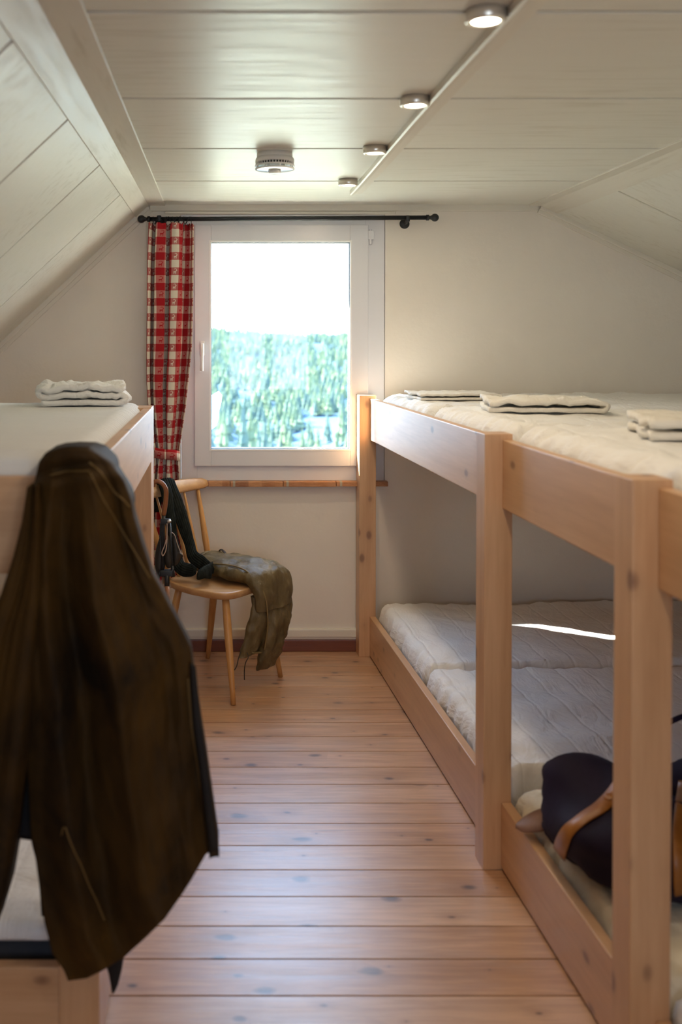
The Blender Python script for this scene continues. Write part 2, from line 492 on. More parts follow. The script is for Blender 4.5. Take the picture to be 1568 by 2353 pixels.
def glass_mat():
    m = bpy.data.materials.new('window_glass'); m.use_nodes = True
    nt = m.node_tree; nt.nodes.remove(nt.nodes['Principled BSDF'])
    t = nt.nodes.new('ShaderNodeBsdfTransparent'); g = nt.nodes.new('ShaderNodeBsdfGlossy'); g.inputs['Roughness'].default_value = 0.02
    t.inputs['Color'].default_value = (0.96, 0.98, 0.98, 1)
    f = nt.nodes.new('ShaderNodeFresnel'); f.inputs['IOR'].default_value = 1.45
    ms = nt.nodes.new('ShaderNodeMixShader'); out = nt.nodes['Material Output']
    ge = nt.nodes.new('ShaderNodeNewGeometry'); mu = nt.nodes.new('ShaderNodeMath'); mu.operation = 'MULTIPLY'
    iv = nt.nodes.new('ShaderNodeMath'); iv.operation = 'SUBTRACT'; iv.inputs[0].default_value = 1.0
    nt.links.new(ge.outputs['Backfacing'], iv.inputs[1]); nt.links.new(iv.outputs[0], mu.inputs[0]); nt.links.new(f.outputs[0], mu.inputs[1])
    nt.links.new(mu.outputs[0], ms.inputs[0]); nt.links.new(t.outputs[0], ms.inputs[1]); nt.links.new(g.outputs[0], ms.inputs[2])
    nt.links.new(ms.outputs[0], out.inputs['Surface'])
    return m
M_GLASS = glass_mat()
def emis(name, c, s):
    m = Mat(name, 0.5, 0.2, c)
    m.b.inputs['Emission Color'].default_value = (*c, 1); m.b.inputs['Emission Strength'].default_value = s
    return m.m
M_LENS = emis('puck_light_lens', (1.0, 0.86, 0.62), 14.0)

# ------------------------------------------------------------------ room shell
YW = 4.643                         # the window wall
YB = -1.7                          # the wall behind the camera
CZ = 2.118                         # flat ceiling
XL, XR = -0.34, 1.515              # creases between flat ceiling and slopes
WL, WR = -1.72, 3.0                # side walls
AL, AR = radians(43.0), radians(25.5)
zl = CZ - (XL - WL) * tan(AL); zr = CZ - (WR - XR) * tan(AR)

bm = bmesh.new()
k = 5
ys = [4.165 + 0.1312 * i for i in range(6, -46, -1)]
for a, b in zip(ys[:-1], ys[1:]):
    if b < YB - 0.1: break
    bx(bm, WL - 0.05, WR + 0.05, b + 0.0021, a - 0.0021, -0.03, 0.0, 0.0006, 1)
n0 = len(bm.faces); bx(bm, WL - 0.05, WR + 0.05, YB - 0.1, YW + 0.2, -0.08, -0.032); dark_last(bm, n0)
struct('floor', bm, [M_FLOOR, M_DARKGAP])

# flat ceiling of wide boards, dark gaps between them
seams = [YW + 0.05, 3.936, 3.261, 2.582, 1.897, 1.21, 0.52, -0.17, -0.86, YB - 0.05]
bm = bmesh.new()
for a, b in zip(seams[:-1], seams[1:]):
    bx(bm, XL - 0.02, XR + 0.02, b + 0.008, a - 0.008, CZ, CZ + 0.02, 0.0015, 1)
n0 = len(bm.faces); bx(bm, XL - 0.06, XR + 0.06, YB - 0.1, YW + 0.1, CZ + 0.016, CZ + 0.06); dark_last(bm, n0)
ceil = struct('ceiling', bm, [M_CEIL, M_DARKGAP])

def slope(name, x0, ang, sgn, length):
    bm = bmesh.new()
    R = Matrix.Translation(Vector((x0, 0, CZ))) @ Matrix.Rotation(sgn * ang, 4, 'Y')
    for a, b in zip(seams[:-1], seams[1:]):
        if sgn > 0: bx(bm, -0.01, length, b + 0.0075, a - 0.0075, 0.0, 0.02, 0.0015, 1, R)
        else: bx(bm, -length, 0.01, b + 0.0075, a - 0.0075, 0.0, 0.02, 0.0015, 1, R)
    n0 = len(bm.faces)
    if sgn > 0: bx(bm, -0.01, length, YB - 0.1, YW + 0.1, 0.012, 0.06, 0, 1, R)
    else: bx(bm, -length, 0.01, YB - 0.1, YW + 0.1, 0.012, 0.06, 0, 1, R)
    dark_last(bm, n0)
    return struct(name, bm, [M_SLOPE, M_DARKGAP]), R
sl_l, RL = slope('ceiling_left_slope', XL, AL, -1, (XL - WL) / cos(AL) + 0.05)
sl_r, RR = slope('ceiling_right_slope', XR, AR, 1, (WR - XR) / cos(AR) + 0.05)
# strips along the creases
struct('trim_1', box(XL, XL + 0.083, YB, YW, CZ - 0.006, CZ + 0.004, 0.0015, 1), M_STRIP)
struct('trim_2', box(-0.081, 0.0, YB, YW, -0.007, 0.002, 0.0015, 1, RL), M_STRIP)
struct('trim_3', box(XR - 0.056, XR, YB, YW, CZ - 0.006, CZ + 0.004, 0.0015, 1), M_STRIP)
struct('trim_4', box(0.0, 0.09, YB, YW, -0.006, 0.002, 0.0015, 1, RR), M_STRIP)

# window wall with the opening
HX0, HX1, HZ0, HZ1 = -0.186, 0.784, 0.812, 2.072
bm = bmesh.new()
outl = [(WL - 0.1, -0.05), (WR + 0.1, -0.05), (WR + 0.1, zr - 0.03), (XR, CZ + 0.03), (XL, CZ + 0.03), (WL - 0.1, zl - 0.06)]
hole = [(HX0, HZ0), (HX1, HZ0), (HX1, HZ1), (HX0, HZ1)]
polyfill(bm, [outl, hole], lambda x, z: Vector((x, YW, z)), Vector((0, 0.26, 0)))
struct('wall_far', bm, M_WALL)
# wall behind the camera, with an unseen window added to let in fill light
bm = bmesh.new()
outl2 = [(x, z) for x, z in outl]
BX0, BX1, BZ0, BZ1 = 0.05, 1.05, 0.85, 1.95
polyfill(bm, [outl2, [(BX0, BZ0), (BX1, BZ0), (BX1, BZ1), (BX0, BZ1)]], lambda x, z: Vector((x, YB, z)), Vector((0, -0.2, 0)))
struct('wall_near', bm, M_WALL)
bm = bmesh.new()
for a in ((BX0, BX0 + 0.06, BZ0, BZ1), (BX1 - 0.06, BX1, BZ0, BZ1), (BX0, BX1, BZ0, BZ0 + 0.06), (BX0, BX1, BZ1 - 0.06, BZ1), ((BX0 + BX1) / 2 - 0.04, (BX0 + BX1) / 2 + 0.04, BZ0, BZ1)):
    bx(bm, a[0], a[1], YB - 0.06, YB + 0.01, a[2], a[3])
struct('fill_window_rear', bm, M_UPVC)
struct('wall_left', box(WL - 0.15, WL, YB - 0.1, YW + 0.1, -0.05, zl + 0.02), M_WALL)
struct('wall_right', box(WR, WR + 0.15, YB - 0.1, YW + 0.1, -0.05, zr + 0.02), M_WALL)

# mouldings where ceiling and slopes meet the window wall
struct('trim_5', box(XL + 0.01, XR - 0.01, YW - 0.016, YW + 0.01, CZ - 0.03, CZ + 0.005, 0.004, 2), M_TRIM)
bm = box(-0.36, 1.21, YW - 0.010, YW + 0.01, 2.0745 + 0.0, CZ - 0.031, 0.002, 1)
def ctrim(R, x0, x1):
    b = bmesh.new()
    bx(b, x0, x1, YW - 0.020, YW + 0.01, -0.022, 0.003, 0.005, 2, R)
    bx(b, x0, x1, YW - 0.010, YW + 0.01, -0.040, -0.020, 0.003, 2, R)
    return b
bm.free()
struct('trim_6', ctrim(RL, -1.9, -0.005), M_TRIM)
struct('trim_7', ctrim(RR, 0.005, 1.6), M_TRIM)
struct('trim_8', box(-0.26, 0.832, YW - 0.014, YW + 0.01, 2.074, CZ - 0.031, 0.003, 1), M_TRIM)
struct('baseboard_far', box(WL, WR, YW - 0.018, YW + 0.01, 0.0, 0.056, 0.004, 2), M_SKIRT)
bm = bmesh.new()
bx(bm, WL, WR, YW - 0.020, YW + 0.01, 0.068, 0.108, 0.006, 2); bx(bm, WL, WR, YW - 0.012, YW + 0.01, 0.057, 0.068)
struct('trim_9', bm, M_TRIM)

# batten with the little lamps along the ceiling
bm = bmesh.new()
rows = []
for i in range(40):
    y = 4.19 - i * (4.19 - YB) / 39
    x = 0.562 + 0.006 * sin(y * 1.9)
    rows.append([Vector((x - 0.012, y, CZ + 0.002)), Vector((x - 0.012, y, CZ - 0.018)), Vector((x - 0.006, y, CZ - 0.021)), Vector((x + 0.010, y, CZ - 0.016)), Vector((x + 0.040, y, CZ - 0.012)), Vector((x + 0.044, y, CZ + 0.002))])
rings(bm, rows)
struct('trim_10', bm, M_TRIM)

# ------------------------------------------------------------------ window
w1 = thing('window_1', None, None, (0.30, YW, HZ0), kind='structure')
FR0, FR1 = -0.183, 0.781
def framebm(x0, x1, z0, z1, t, y0, y1, bev):
    b = bmesh.new()
    tl, tr, tb, tt = t
    bx(b, x0, x0 + tl, y0, y1, z0, z1, bev, 2); bx(b, x1 - tr, x1, y0, y1, z0, z1, bev, 2)
    bx(b, x0 + tl - 0.001, x1 - tr + 0.001, y0 + 0.0004, y1, z0, z0 + tb, bev, 2); bx(b, x0 + tl - 0.001, x1 - tr + 0.001, y0 + 0.0004, y1, z1 - tt, z1, bev, 2)
    return b
part('window_frame', framebm(FR0, FR1, 0.8115, 2.0715, (0.075, 0.09, 0.0825, 0.065), YW - 0.004, YW + 0.07, 0.003), M_UPVC, w1, world_co=True)
S = (-0.119, 0.703, 0.882, 2.023)
sash = part('sash', framebm(*S, (0.079, 0.088, 0.082, 0.083), YW - 0.020, YW + 0.058, 0.004), M_UPVC, w1, world_co=True)
G = (-0.0395, 0.6145, 0.9645, 1.9395)
part('glazing_bead', framebm(G[0] - 0.010, G[1] + 0.010, G[2] - 0.010, G[3] + 0.010, (0.009,) * 4, YW - 0.0215, YW + 0.02, 0.001), M_BEAD, sash, world_co=True)
part('seal', framebm(G[0] - 0.002, G[1] + 0.002, G[2] - 0.002, G[3] + 0.002, (0.0035,) * 4, YW - 0.012, YW + 0.02, 0), M_SEAL, sash, world_co=True)
part('pane', box(G[0] - 0.005, G[1] + 0.005, YW + 0.005, YW + 0.0055, G[2] - 0.005, G[3] + 0.005), M_GLASS, sash, world_co=True)
hb = bmesh.new()
bx(hb, -0.093, -0.071, YW - 0.028, YW - 0.019, 1.405, 1.475, 0.003, 2)
bx(hb, -0.089, -0.075, YW - 0.058, YW - 0.026, 1.448, 1.464, 0.003, 2)
part('handle', tube(hb, [(-0.082, YW - 0.055, 1.462), (-0.081, YW - 0.060, 1.43), (-0.083, YW - 0.062, 1.38), (-0.084, YW - 0.058, 1.335)], [0.0085, 0.0075, 0.0075, 0.009], 10), M_BEAD, sash, True, True)
for z in (1.965, 0.93):
    hb = bmesh.new()
    lathe(hb, [(0.006, z - 0.035), (0.0062, z - 0.034), (0.0062, z + 0.034), (0.006, z + 0.035)], (0.712, YW - 0.016, 0), 12)
    bx(hb, 0.700, 0.728, YW - 0.022, YW - 0.012, z - 0.012, z + 0.03, 0.001, 1)
    h = part('hinge', hb, M_UPVC, w1, world_co=True)
# bird-of-prey sticker low on the left of the pane
decal = [(486, 908), (496, 902), (503, 898), (511, 908), (509, 925), (504, 945), (503, 962), (498, 978), (486, 988)]
bm = bmesh.new()
polyfill(bm, [decal], lambda a, b: at(a, b, YW + 0.0035), Vector((0, 0.0008, 0)))
M_DECAL = Mat('pale_sticker', 0.6, 0.2, (0.50, 0.62, 0.74)).m
_nt = M_DECAL.node_tree; _t = _nt.nodes.new('ShaderNodeBsdfTranslucent'); _t.inputs['Color'].default_value = (0.80, 0.88, 0.95, 1)
_nt.links.new(_t.outputs[0], _nt.nodes['Material Output'].inputs['Surface'])
d = part('sticker', bm, M_DECAL, sash, world_co=True); d['label'] = 'pale bluish bird-silhouette sticker on the glass'

# sill of flat bricks
def sill_mat():
    m = Mat('brick_sill', 0.6, 0.3)
    x, y, z = m.xyz(m.tex('Object'))
    q = (x + 5.0) / 0.062
    w = m.nt.nodes.new('ShaderNodeTexWhiteNoise'); w.noise_dimensions = '1D'
    m.nt.links.new(fl(q / 1.0).v, w.inputs['W'])
    c = m.ramp(w.outputs['Value'], [(0.0, (0.32, 0.12, 0.05)), (0.35, (0.52, 0.23, 0.09)), (0.6, (0.40, 0.16, 0.07)), (0.8, (0.60, 0.30, 0.14)), (1.0, (0.22, 0.08, 0.045))])
    c = m.mix(0.4, c, m.ramp(m.noise(m.tex('Object', (9, 30, 30)), 4, 4), [(0.3, (0.3, 0.13, 0.06)), (0.7, (0.62, 0.36, 0.2))]))
    joint = ab(fr((x + 5.02) / 0.252) - 0.5) > 0.478
    m.col(m.mix(joint, c, (0.42, 0.38, 0.30)))
    m.bump(m.noise(m.tex('Object'), 60, 3), 0.3, 0.003)
    return m.m
bm = bmesh.new()
x = -0.20; i = 0
while x < 0.79:
    x2 = min(x + 0.250, 0.795); j = 0.0015 * sin(i * 5.1)
    bx(bm, x, x2 - 0.0015, YW - 0.045 + j, YW + 0.03, 0.789 + j, 0.812 + j * 0.5, 0.003, 2)
    x = x2; i += 1
part('window_sill', bm, sill_mat(), w1, world_co=True)

# ------------------------------------------------------------------ curtain rod and curtain
ROD = at(600, 502, 4.565)
rz_ = ROD.z; ry_ = 4.565
x0, x1 = at(345, 504, ry_).x, at(980, 501, ry_).x
rod = thing('curtain_rod', 'black iron curtain rod with ball ends above the window', 'curtain rod', ((x0 + x1) / 2, YW, rz_))
zl_, zr_ = rz_ - 0.003, rz_ + 0.004
part('rod', tube(bmesh.new(), [(x0, ry_, zl_), ((x0 + x1) / 2, ry_, rz_), (x1, ry_, zr_)], 0.0105, 16), M_BLACK, rod, True, True)
for sx, xx, zz in ((-1, x0, zl_), (1, x1, zr_)):
    prof = [(0.001, 0.0), (0.0135, 0.0), (0.0135, 0.012), (0.009, 0.014), (0.008, 0.019), (0.011, 0.022)]
    prof += [(0.0185 * sin(a), 0.040 - 0.0185 * cos(a)) for a in [pi * (0.2 + 0.8 * i / 10) for i in range(11)]]
    b = lathe(bmesh.new(), [(max(r, 0.0005), z) for r, z in prof], (0, 0, 0), 20, 'X')
    if sx < 0: bmesh.ops.scale(b, vec=(-1, 1, 1), verts=b.verts[:])
    bmesh.ops.translate(b, vec=(xx, ry_, zz), verts=b.verts[:])
    part('finial', b, M_BLACK, rod, True, True)
for xx in (at(366, 505, ry_).x, at(937, 505, ry_).x):
    b = bmesh.new()
    lathe(b, [(0.001, 0.0), (0.022, 0.0), (0.024, -0.004), (0.021, -0.008), (0.001, -0.010)], (xx, YW, rz_ - 0.016), 20, 'Y')
    tube(b, [(xx, YW - 0.005, rz_ - 0.016), (xx, YW - 0.045, rz_ - 0.018), (xx, ry_, rz_ - 0.012), (xx, ry_ - 0.012, rz_ - 0.002)], 0.006, 10)
    bx(b, xx - 0.010, xx + 0.010, ry_ - 0.014, ry_ + 0.014, rz_ - 0.016, rz_ + 0.0135, 0.005, 2)
    part('bracket', b, M_BLACK, rod, True, True)

cur = thing('curtain', 'red and white checked curtain with little goats, tied back left of window', 'curtain', (-0.24, 4.56, 0.44))
YC = 4.56
sil = [(515, 343, 446), (540, 342, 446), (600, 340, 445), (700, 339, 444), (800, 338, 441), (870, 338, 434), (930, 341, 428), (985, 348, 420), (1025, 354, 414), (1045, 356, 412), (1062, 355, 410), (1100, 352, 413), (1200, 346, 418), (1345, 342, 420)]
def sil_at(py):
    for (a, l0, r0), (b, l1, r1) in zip(sil[:-1], sil[1:]):
        if py <= b:
            f = (py - a) / (b - a); f = max(0, f); return l0 + (l1 - l0) * f, r0 + (r1 - r0) * f
    return sil[-1][1:]
NU, NV, CW = 220, 150, 0.74
bm = bmesh.new(); uvl = bm.loops.layers.uv.new('UVMap')
grid = []
for j in range(NV):
    py = 515 + (1345 - 515) * j / (NV - 1)
    l, r = sil_at(py)
    row = []
    tie = math.exp(-((py - 1045) / 55.0) ** 2)
    gath = math.exp(-((py - 515) / 25.0) ** 2)
    for i in range(NU):
        u = i / (NU - 1)
        ph = 2 * pi * (3.6 * u + 0.45 * sin(3.1 * u + 0.8) + 0.05 * nz(u * 3, py / 170.0, 2)) + 0.5
        A = (0.036 + 0.012 * nz(u * 4, py / 260.0, 5)) * (1 - 0.45 * tie)
        uu = u + 0.085 * sin(2 * ph) * (1 - 0.3 * tie) * min(1, 4 * u) * min(1, 4 * (1 - u))
        uu = min(1, max(0, uu))
        X = at(l + (r - l) * uu, py, YC).x
        Y = YC - 0.008 + A * cos(ph) + 0.006 * nz(u * 20, py / 60.0, 3) * (0.3 + gath) + gath * 0.006 * sin(u * 120)
        Z = at(400, py, YC).z + gath * (0.004 * sin(u * 75) + 0.003 * sin(u * 131))
        row.append((bm.verts.new((X, Y, Z)), u * CW + 0.022, (j / (NV - 1)) * 1.68))
    grid.append(row)
for a, b in zip(grid[:-1], grid[1:]):
    for i in range(NU - 1):
        q = (a[i], a[i + 1], b[i + 1], b[i])
        f = bm.faces.new([t[0] for t in q])
        for lp, t in zip(f.loops, q): lp[uvl].uv = (t[1], -t[2] + 2.0)
cloth = part('cloth', bm, M_CURT, cur, True, True)
sm = cloth.modifiers.new('thickness', 'SOLIDIFY'); sm.thickness = 0.0012
# tie-back band
bm = bmesh.new(); uvl = bm.loops.layers.uv.new('UVMap')
rowsv = []
for i in range(41):
    a = 2 * pi * i / 40
    l, r = at(352, 1040, YC).x, at(415, 1040, YC).x
    X = (l + r) / 2 - 0.002 + (r - l) / 2 * 1.02 * sin(a); Y = YC - 0.006 + 0.036 * -cos(a)
    zt = at(400, 1030, YC).z - 0.010 * sin(a) * 1.0 + 0.002 * sin(3 * a)
    rowsv.append([(bm.verts.new((X, Y, zt)), i / 40 * 0.25, 0.017), (bm.verts.new((X * 1.0, Y - 0.002 * cos(a), zt - 0.024)), i / 40 * 0.25, 0.041), (bm.verts.new((X, Y, zt - 0.048)), i / 40 * 0.25, 0.065)])
for a, b in zip(rowsv[:-1], rowsv[1:]):
    for j in (0, 1):
        q = (a[j], b[j], b[j + 1], a[j + 1]); f = bm.faces.new([t[0] for t in q])
        for lp, t in zip(f.loops, q): lp[uvl].uv = (t[1], -t[2] + 2.0)
tb = part('tieback', bm, M_CURT, cur, True, True)
sm = tb.modifiers.new('thickness', 'SOLIDIFY'); sm.thickness = 0.003
# iron rings with their little hooks
for i in range(14):
    xx = at(352 + i * 6.6 + 2 * sin(i * 2.1), 505, ry_).x
    b = bmesh.new()
    tilt = 0.6 * sin(i * 1.7)
    pts = [(xx + 0.018 * cos(a) * sin(tilt), ry_ + 0.0175 * sin(a), zl_ - 0.006 + 0.0175 * cos(a)) for a in [2 * pi * k / 20 for k in range(20)]]
    rowz = []
    for k, p in enumerate(pts):
        a = 2 * pi * k / 20; rad = Vector((0, sin(a), cos(a)))
        rowz.append([Vector(p) + rad * 0.0016 * cos(t) + Vector((1, 0, 0)) * 0.0016 * sin(t) for t in [2 * pi * q / 6 for q in range(6)]])
    rings(b, rowz + [rowz[0]], True, False)
    bmesh.ops.remove_doubles(b, verts=b.verts[:], dist=1e-5)
    tube(b, [(xx, ry_, zl_ - 0.022), (xx, ry_ - 0.006, zl_ - 0.032)], 0.0014, 6)
    part('ring', b, M_BLACK, cur, True, True)

# ------------------------------------------------------------------ lamps on the ceiling
for i, yy in enumerate((1.885, 2.565, 3.225, 3.90)):
    words = ['nearest the camera', 'second from the camera', 'second from the window wall', 'closest to the window wall'][i]
    px_, zb = 0.510, CZ - 0.024
    t = thing('puck_light', 'round steel puck lamp on the ceiling batten, ' + words, 'ceiling lamp', (px_, yy, zb), group='puck lamps along the ceiling batten')
    b = lathe(bmesh.new(), [(0.028, 0.0035), (0.0285, 0.0), (0.036, 0.0), (0.0385, 0.003), (0.0385, 0.0235), (0.030, 0.0238)], seg=48)
    part('housing', b, M_STEEL, t, True)
    b = lathe(bmesh.new(), [(0.0282, 0.004), (0.026, 0.0015), (0.014, 0.0005), (0.001, 0.0002)], seg=32)
    l = part('lens', b, M_LENS, t, True); l['label'] = 'glowing warm white lens'
for yy in (1.885, 2.565, 3.225, 3.90, 1.2, 0.5, -0.2):  # last three belong to the pucks added out of view
    lamp('puck_lamp_glow', 'AREA', (0.510, yy, CZ - 0.027), PUCK, (1.0, 0.80, 0.56), shape='DISK', size=0.052)
for yy in (1.2, 0.5, -0.2):  # extra pucks out of view, added as warm fill
    t = thing('puck_light', 'round steel puck lamp added out of view on the ceiling batten for fill light', 'ceiling lamp', (0.510, yy, CZ - 0.024), group='puck lamps along the ceiling batten')
    part('housing', lathe(bmesh.new(), [(0.028, 0.0035), (0.0285, 0.0), (0.036, 0.0), (0.0385, 0.003), (0.0385, 0.0235), (0.030, 0.0238)], seg=24), M_STEEL, t, True)
    part('lens', lathe(bmesh.new(), [(0.0282, 0.004), (0.026, 0.0015), (0.014, 0.0005), (0.001, 0.0002)], seg=24), M_LENS, t, True)

# smoke detector
sdx, sdy = at(632, 365, 3.33).x, 3.34
t = thing('smoke_detector', 'round white smoke detector screwed to the boarded ceiling', 'smoke detector', (sdx, sdy, CZ - 0.062))
part('base', lathe(bmesh.new(), [(0.001, 0.062), (0.060, 0.062), (0.061, 0.050), (0.0615, 0.046)], seg=48), M_PLASTIC, t, True)
b = lathe(bmesh.new(), [(0.0605, 0.046), (0.0635, 0.044), (0.0655, 0.040), (0.0665, 0.030), (0.063, 0.029), (0.001, 0.029)], seg=48)
part('body', b, M_PLASTIC, t, True)
b = bmesh.new()
for k in range(40):
    R = Matrix.Rotation(2 * pi * k / 40, 4, 'Z')
    bx(b, 0.0625, 0.0650, -0.0014, 0.0014, 0.021, 0.030, 0, 1, R)
lathe(b, [(0.0555, 0.030), (0.0555, 0.020)], seg=40)
part('vent_slots', b, M_PLASTIC, t)
part('vent_core', lathe(bmesh.new(), [(0.001, 0.0295), (0.060, 0.0295), (0.060, 0.0215), (0.001, 0.0215)], seg=40), M_SEAL, t)
b = lathe(bmesh.new(), [(0.0625, 0.021), (0.0665, 0.021), (0.0675, 0.017), (0.0625, 0.016), (0.0600, 0.018)], seg=48)
for k in range(8):
    R = Matrix.Rotation(2 * pi * (k + 0.3) / 8, 4, 'Z'); bx(b, 0.060, 0.064, -0.002, 0.002, 0.008, 0.018, 0, 1, R)
lathe(b, [(0.001, 0.0125), (0.058, 0.011), (0.0665, 0.009), (0.0665, 0.006), (0.058, 0.005), (0.020, 0.002), (0.001, 0.002)], seg=48)
gr_ = part('grille', b, M_CLEAR, t, True)
b = lathe(bmesh.new(), [(0.001, -0.008), (0.014, -0.0075), (0.0225, -0.003), (0.0225, 0.0)], seg=32)
for sx in (-0.017, -0.006, 0.006, 0.017): bx(b, sx - 0.0013, sx + 0.0013, -0.018, 0.018, -0.003, 0.004)
part('button', b, M_CLEAR, gr_, True)

# ------------------------------------------------------------------ soft things
def cushion(L, W, z0, z1, r, nx=60, ny=60, amp=0.004, fs=5.0, seed=0.0, bulge=0.0, rim=0.0, mid=0.45, cr=0.08):
    """soft slab spanning x 0..L, y 0..W: rounded rim, wrinkled top"""
    def samples(n, D):
        out = []
        for i in range(n + 1):
            t = i / n
            out.append(D * (t - 0.35 * sin(2 * pi * t) / (2 * pi)))
        return out
    xs = samples(nx, L); ys = samples(ny, W); T = z1 - z0; zm = z0 + T * mid
    bm = bmesh.new(); top = {}; bot = {}
    for i, x in enumerate(xs):
        for j, y in enumerate(ys):
            dx = min(x, L - x); dy = min(y, W - y)
            # rounded plan corners
            px_, py_ = x, y
            if dx < cr and dy < cr:
                cxx = cr if x < L / 2 else L - cr; cyy = cr if y < W / 2 else W - cr
                vx, vy = x - cxx, y - cyy; m = max(abs(vx), abs(vy)); h = sqrt(vx * vx + vy * vy)
                if h > 0: px_, py_ = cxx + vx * m / h, cyy + vy * m / h
            d = min(dx, dy)
            q = min(1.0, d / r); s = sqrt(max(0.0, 1 - (1 - q) ** 2))
            w = amp * (nz(px_ * fs + seed, py_ * fs * 1.6, seed) + 0.5 * nz(px_ * fs * 2.7, py_ * fs * 3.1 + seed, 3))
            per = (x if dy < dx else y)
            rimw = rim * math.exp(-((d - r * 0.6) / (r * 0.6)) ** 2) * nz(per * 26 + seed, d * 10, seed + 4)
            out_ = (1 - q) * rim * 1.6 * nz(per * 18 + seed, 0, seed + 9)
            zt = zm + (z1 - zm) * s + w * s + bulge * 4 * (x / L) * (1 - x / L) + rimw
            ox = -out_ if x < L / 2 else out_
            P = Vector((px_ + (ox if dx < r else 0), py_ + ((-out_ if y < W / 2 else out_) if dy < r else 0), zt))
            border = i in (0, nx) or j in (0, ny)
            top[i, j] = bm.verts.new(P)
            bot[i, j] = top[i, j] if border else bm.verts.new((px_, py_, zm - (zm - z0) * s))
    for i in range(nx):
        for j in range(ny):
            bm.faces.new((top[i, j], top[i + 1, j], top[i + 1, j + 1], top[i, j + 1]))
            q = [bot[i, j], bot[i, j + 1], bot[i + 1, j + 1], bot[i + 1, j]]
            if len({v.index if v.index >= 0 else id(v) for v in q}) == 4:
                try: bm.faces.new(q)
                except ValueError: pass
    return bm

def folded(L, W, layers, gap, t=0.004, seed=0.0, sag=0.004, ny=26, amp=0.006, step=0.0):
    """cloth folded in layers: a serpentine sheet with thickness, centred, lying on z=0"""
    pts = []
    for k in range(layers):
        z = t / 2 + 0.001 + k * gap
        Lk = L / 2 - step * k
        xs = [(-Lk + 2 * Lk * i / 26) for i in range(27)]
        if k % 2: xs = xs[::-1]
        for x in xs: pts.append((x, z))
        if k < layers - 1:
            xe = Lk if k % 2 == 0 else -Lk; sg = 1 if xe > 0 else -1
            for a in (0.17, 0.33, 0.5, 0.67, 0.83): pts.append((xe + sg * gap * 0.55 * sin(pi * a), z + gap * (1 - cos(pi * a)) / 2))
    n = len(pts); rows = []
    for j in range(ny + 1):
        v = j / ny; y = -W / 2 + W * v
        outer, inner = [], []
        for i, (x, z) in enumerate(pts):
            x0_, z0_ = pts[max(i - 1, 0)]; x1_, z1_ = pts[min(i + 1, n - 1)]
            d = Vector((x1_ - x0_, z1_ - z0_)); d.normalize(); nx_, nz_ = -d.y, d.x
            lay = z / (gap * layers)
            w = amp * lay * (nz(x * 14 + seed, y * 18, seed) + 0.6) + amp * 0.7 * lay * nz(x * 40, y * 30 + seed, 7)
            ex = amp * 1.3 * nz(y * 16 + seed, z * 60, seed + 3) * (1 if abs(x) > L * 0.4 else 0)
            ye = y + 0.006 * nz(x * 9 + seed, z * 80, 1) * (abs(2 * v - 1) ** 2)
            outer.append(Vector((x + nx_ * t / 2 + ex, ye, max(0.0005, z + nz_ * t / 2 + w))))
            inner.append(Vector((x - nx_ * t / 2 + ex, ye, max(0.0003, z - nz_ * t / 2 + w))))
        rows.append(outer + inner[::-1])
    bm = bmesh.new(); vr = rings(bm, rows, True, False)
    for r in (vr[0], vr[-1]):
        m = len(r)
        for i in range(m // 2 - 1): bm.faces.new((r[i], r[i + 1], r[m - 2 - i], r[m - 1 - i]))
    return bm

# ------------------------------------------------------------------ right bunk
BA = radians(2.75)
O = (0.738, 2.719, 0.0)
rb = thing('bunk_bed', 'long pine bunk platform with square posts along the right side', 'bunk bed', O, BA, group='pine bunk platforms')
RM = MAT[rb.name]
PZ = 1.222
posts = [1.831, 0.0, -0.876, -1.76]
for y in posts:
    part('post', box(0.0, 0.079, y, y + 0.077, 0.0, PZ, 0.0025, 2), pineZ, rb)
segs = [(0.077, 1.831), (-0.799, 0.0), (-1.683, -0.876)]
for a, b in segs:
    part('upper_rail', box(0.050, 0.0785, a + 0.0005, b - 0.0005, 1.014, 1.206, 0.003, 2), pineY, rb)
    part('lower_rail', box(0.050, 0.0785, a + 0.0005, b - 0.0005, 0.008, 0.190, 0.003, 2), pineY, rb)
part('upper_deck', box(0.080, 2.06, -1.74, 1.81, 1.030, 1.052), pineX, rb)
part('lower_deck', box(0.080, 2.06, -1.74, 1.81, 0.045, 0.065), pineX, rb)
for y in (1.74, 0.0, -1.76):
    part('inner_post', box(2.06, 2.12, y, y + 0.07, 0.0, PZ, 0.0025, 1), pineZ, rb)

def rloc(x, y, z): return RM @ Vector((x, y, z))
MW = 0.892
# (start y, label words)
lower = [(0.945, 'white quilted lower mattress in the far corner under the upper bunk', M_SHEET, 'lower mattresses on the right bunk'),
         (0.052, 'white quilted lower mattress between the far post and middle post', M_SHEET, None),
         (-0.845, 'cream covered lower mattress under the navy bag', M_CREAM, None),
         (-1.735, 'white lower mattress at the right edge of the photo', M_SHEET, None)]
for i, (y, lab, m, g) in enumerate(lower):
    t = thing('mattress', lab, 'mattress', rloc(0.084, y, 0.066), BA, group='mattresses on the lower right bunk')
    zt = (0.188, 0.182, 0.150, 0.165)[i]
    W = (0.868, MW, 0.86, MW)[i]
    bmx = cushion(1.92, W, 0.03, zt + 0.004, 0.042, 100, 80, 0.011, 4.2, 3.3 * i + 1, 0.0, 0.012, 0.6, 0.035)
    c = part('cover', bmx, m, t, True)
    part('underside', cushion(1.90, W - 0.02, 0.0, 0.045, 0.02, 20, 20, 0), M_FOAM, t, True)
upper = [(0.955, 'white upper right mattress nearest the window wall'),
         (0.056, 'white upper right mattress between the far and middle posts'),
         (-0.835, 'white upper right mattress in front of the middle post, nearest the camera'),
         (-1.725, 'white upper right mattress beyond the right edge of the photo')]
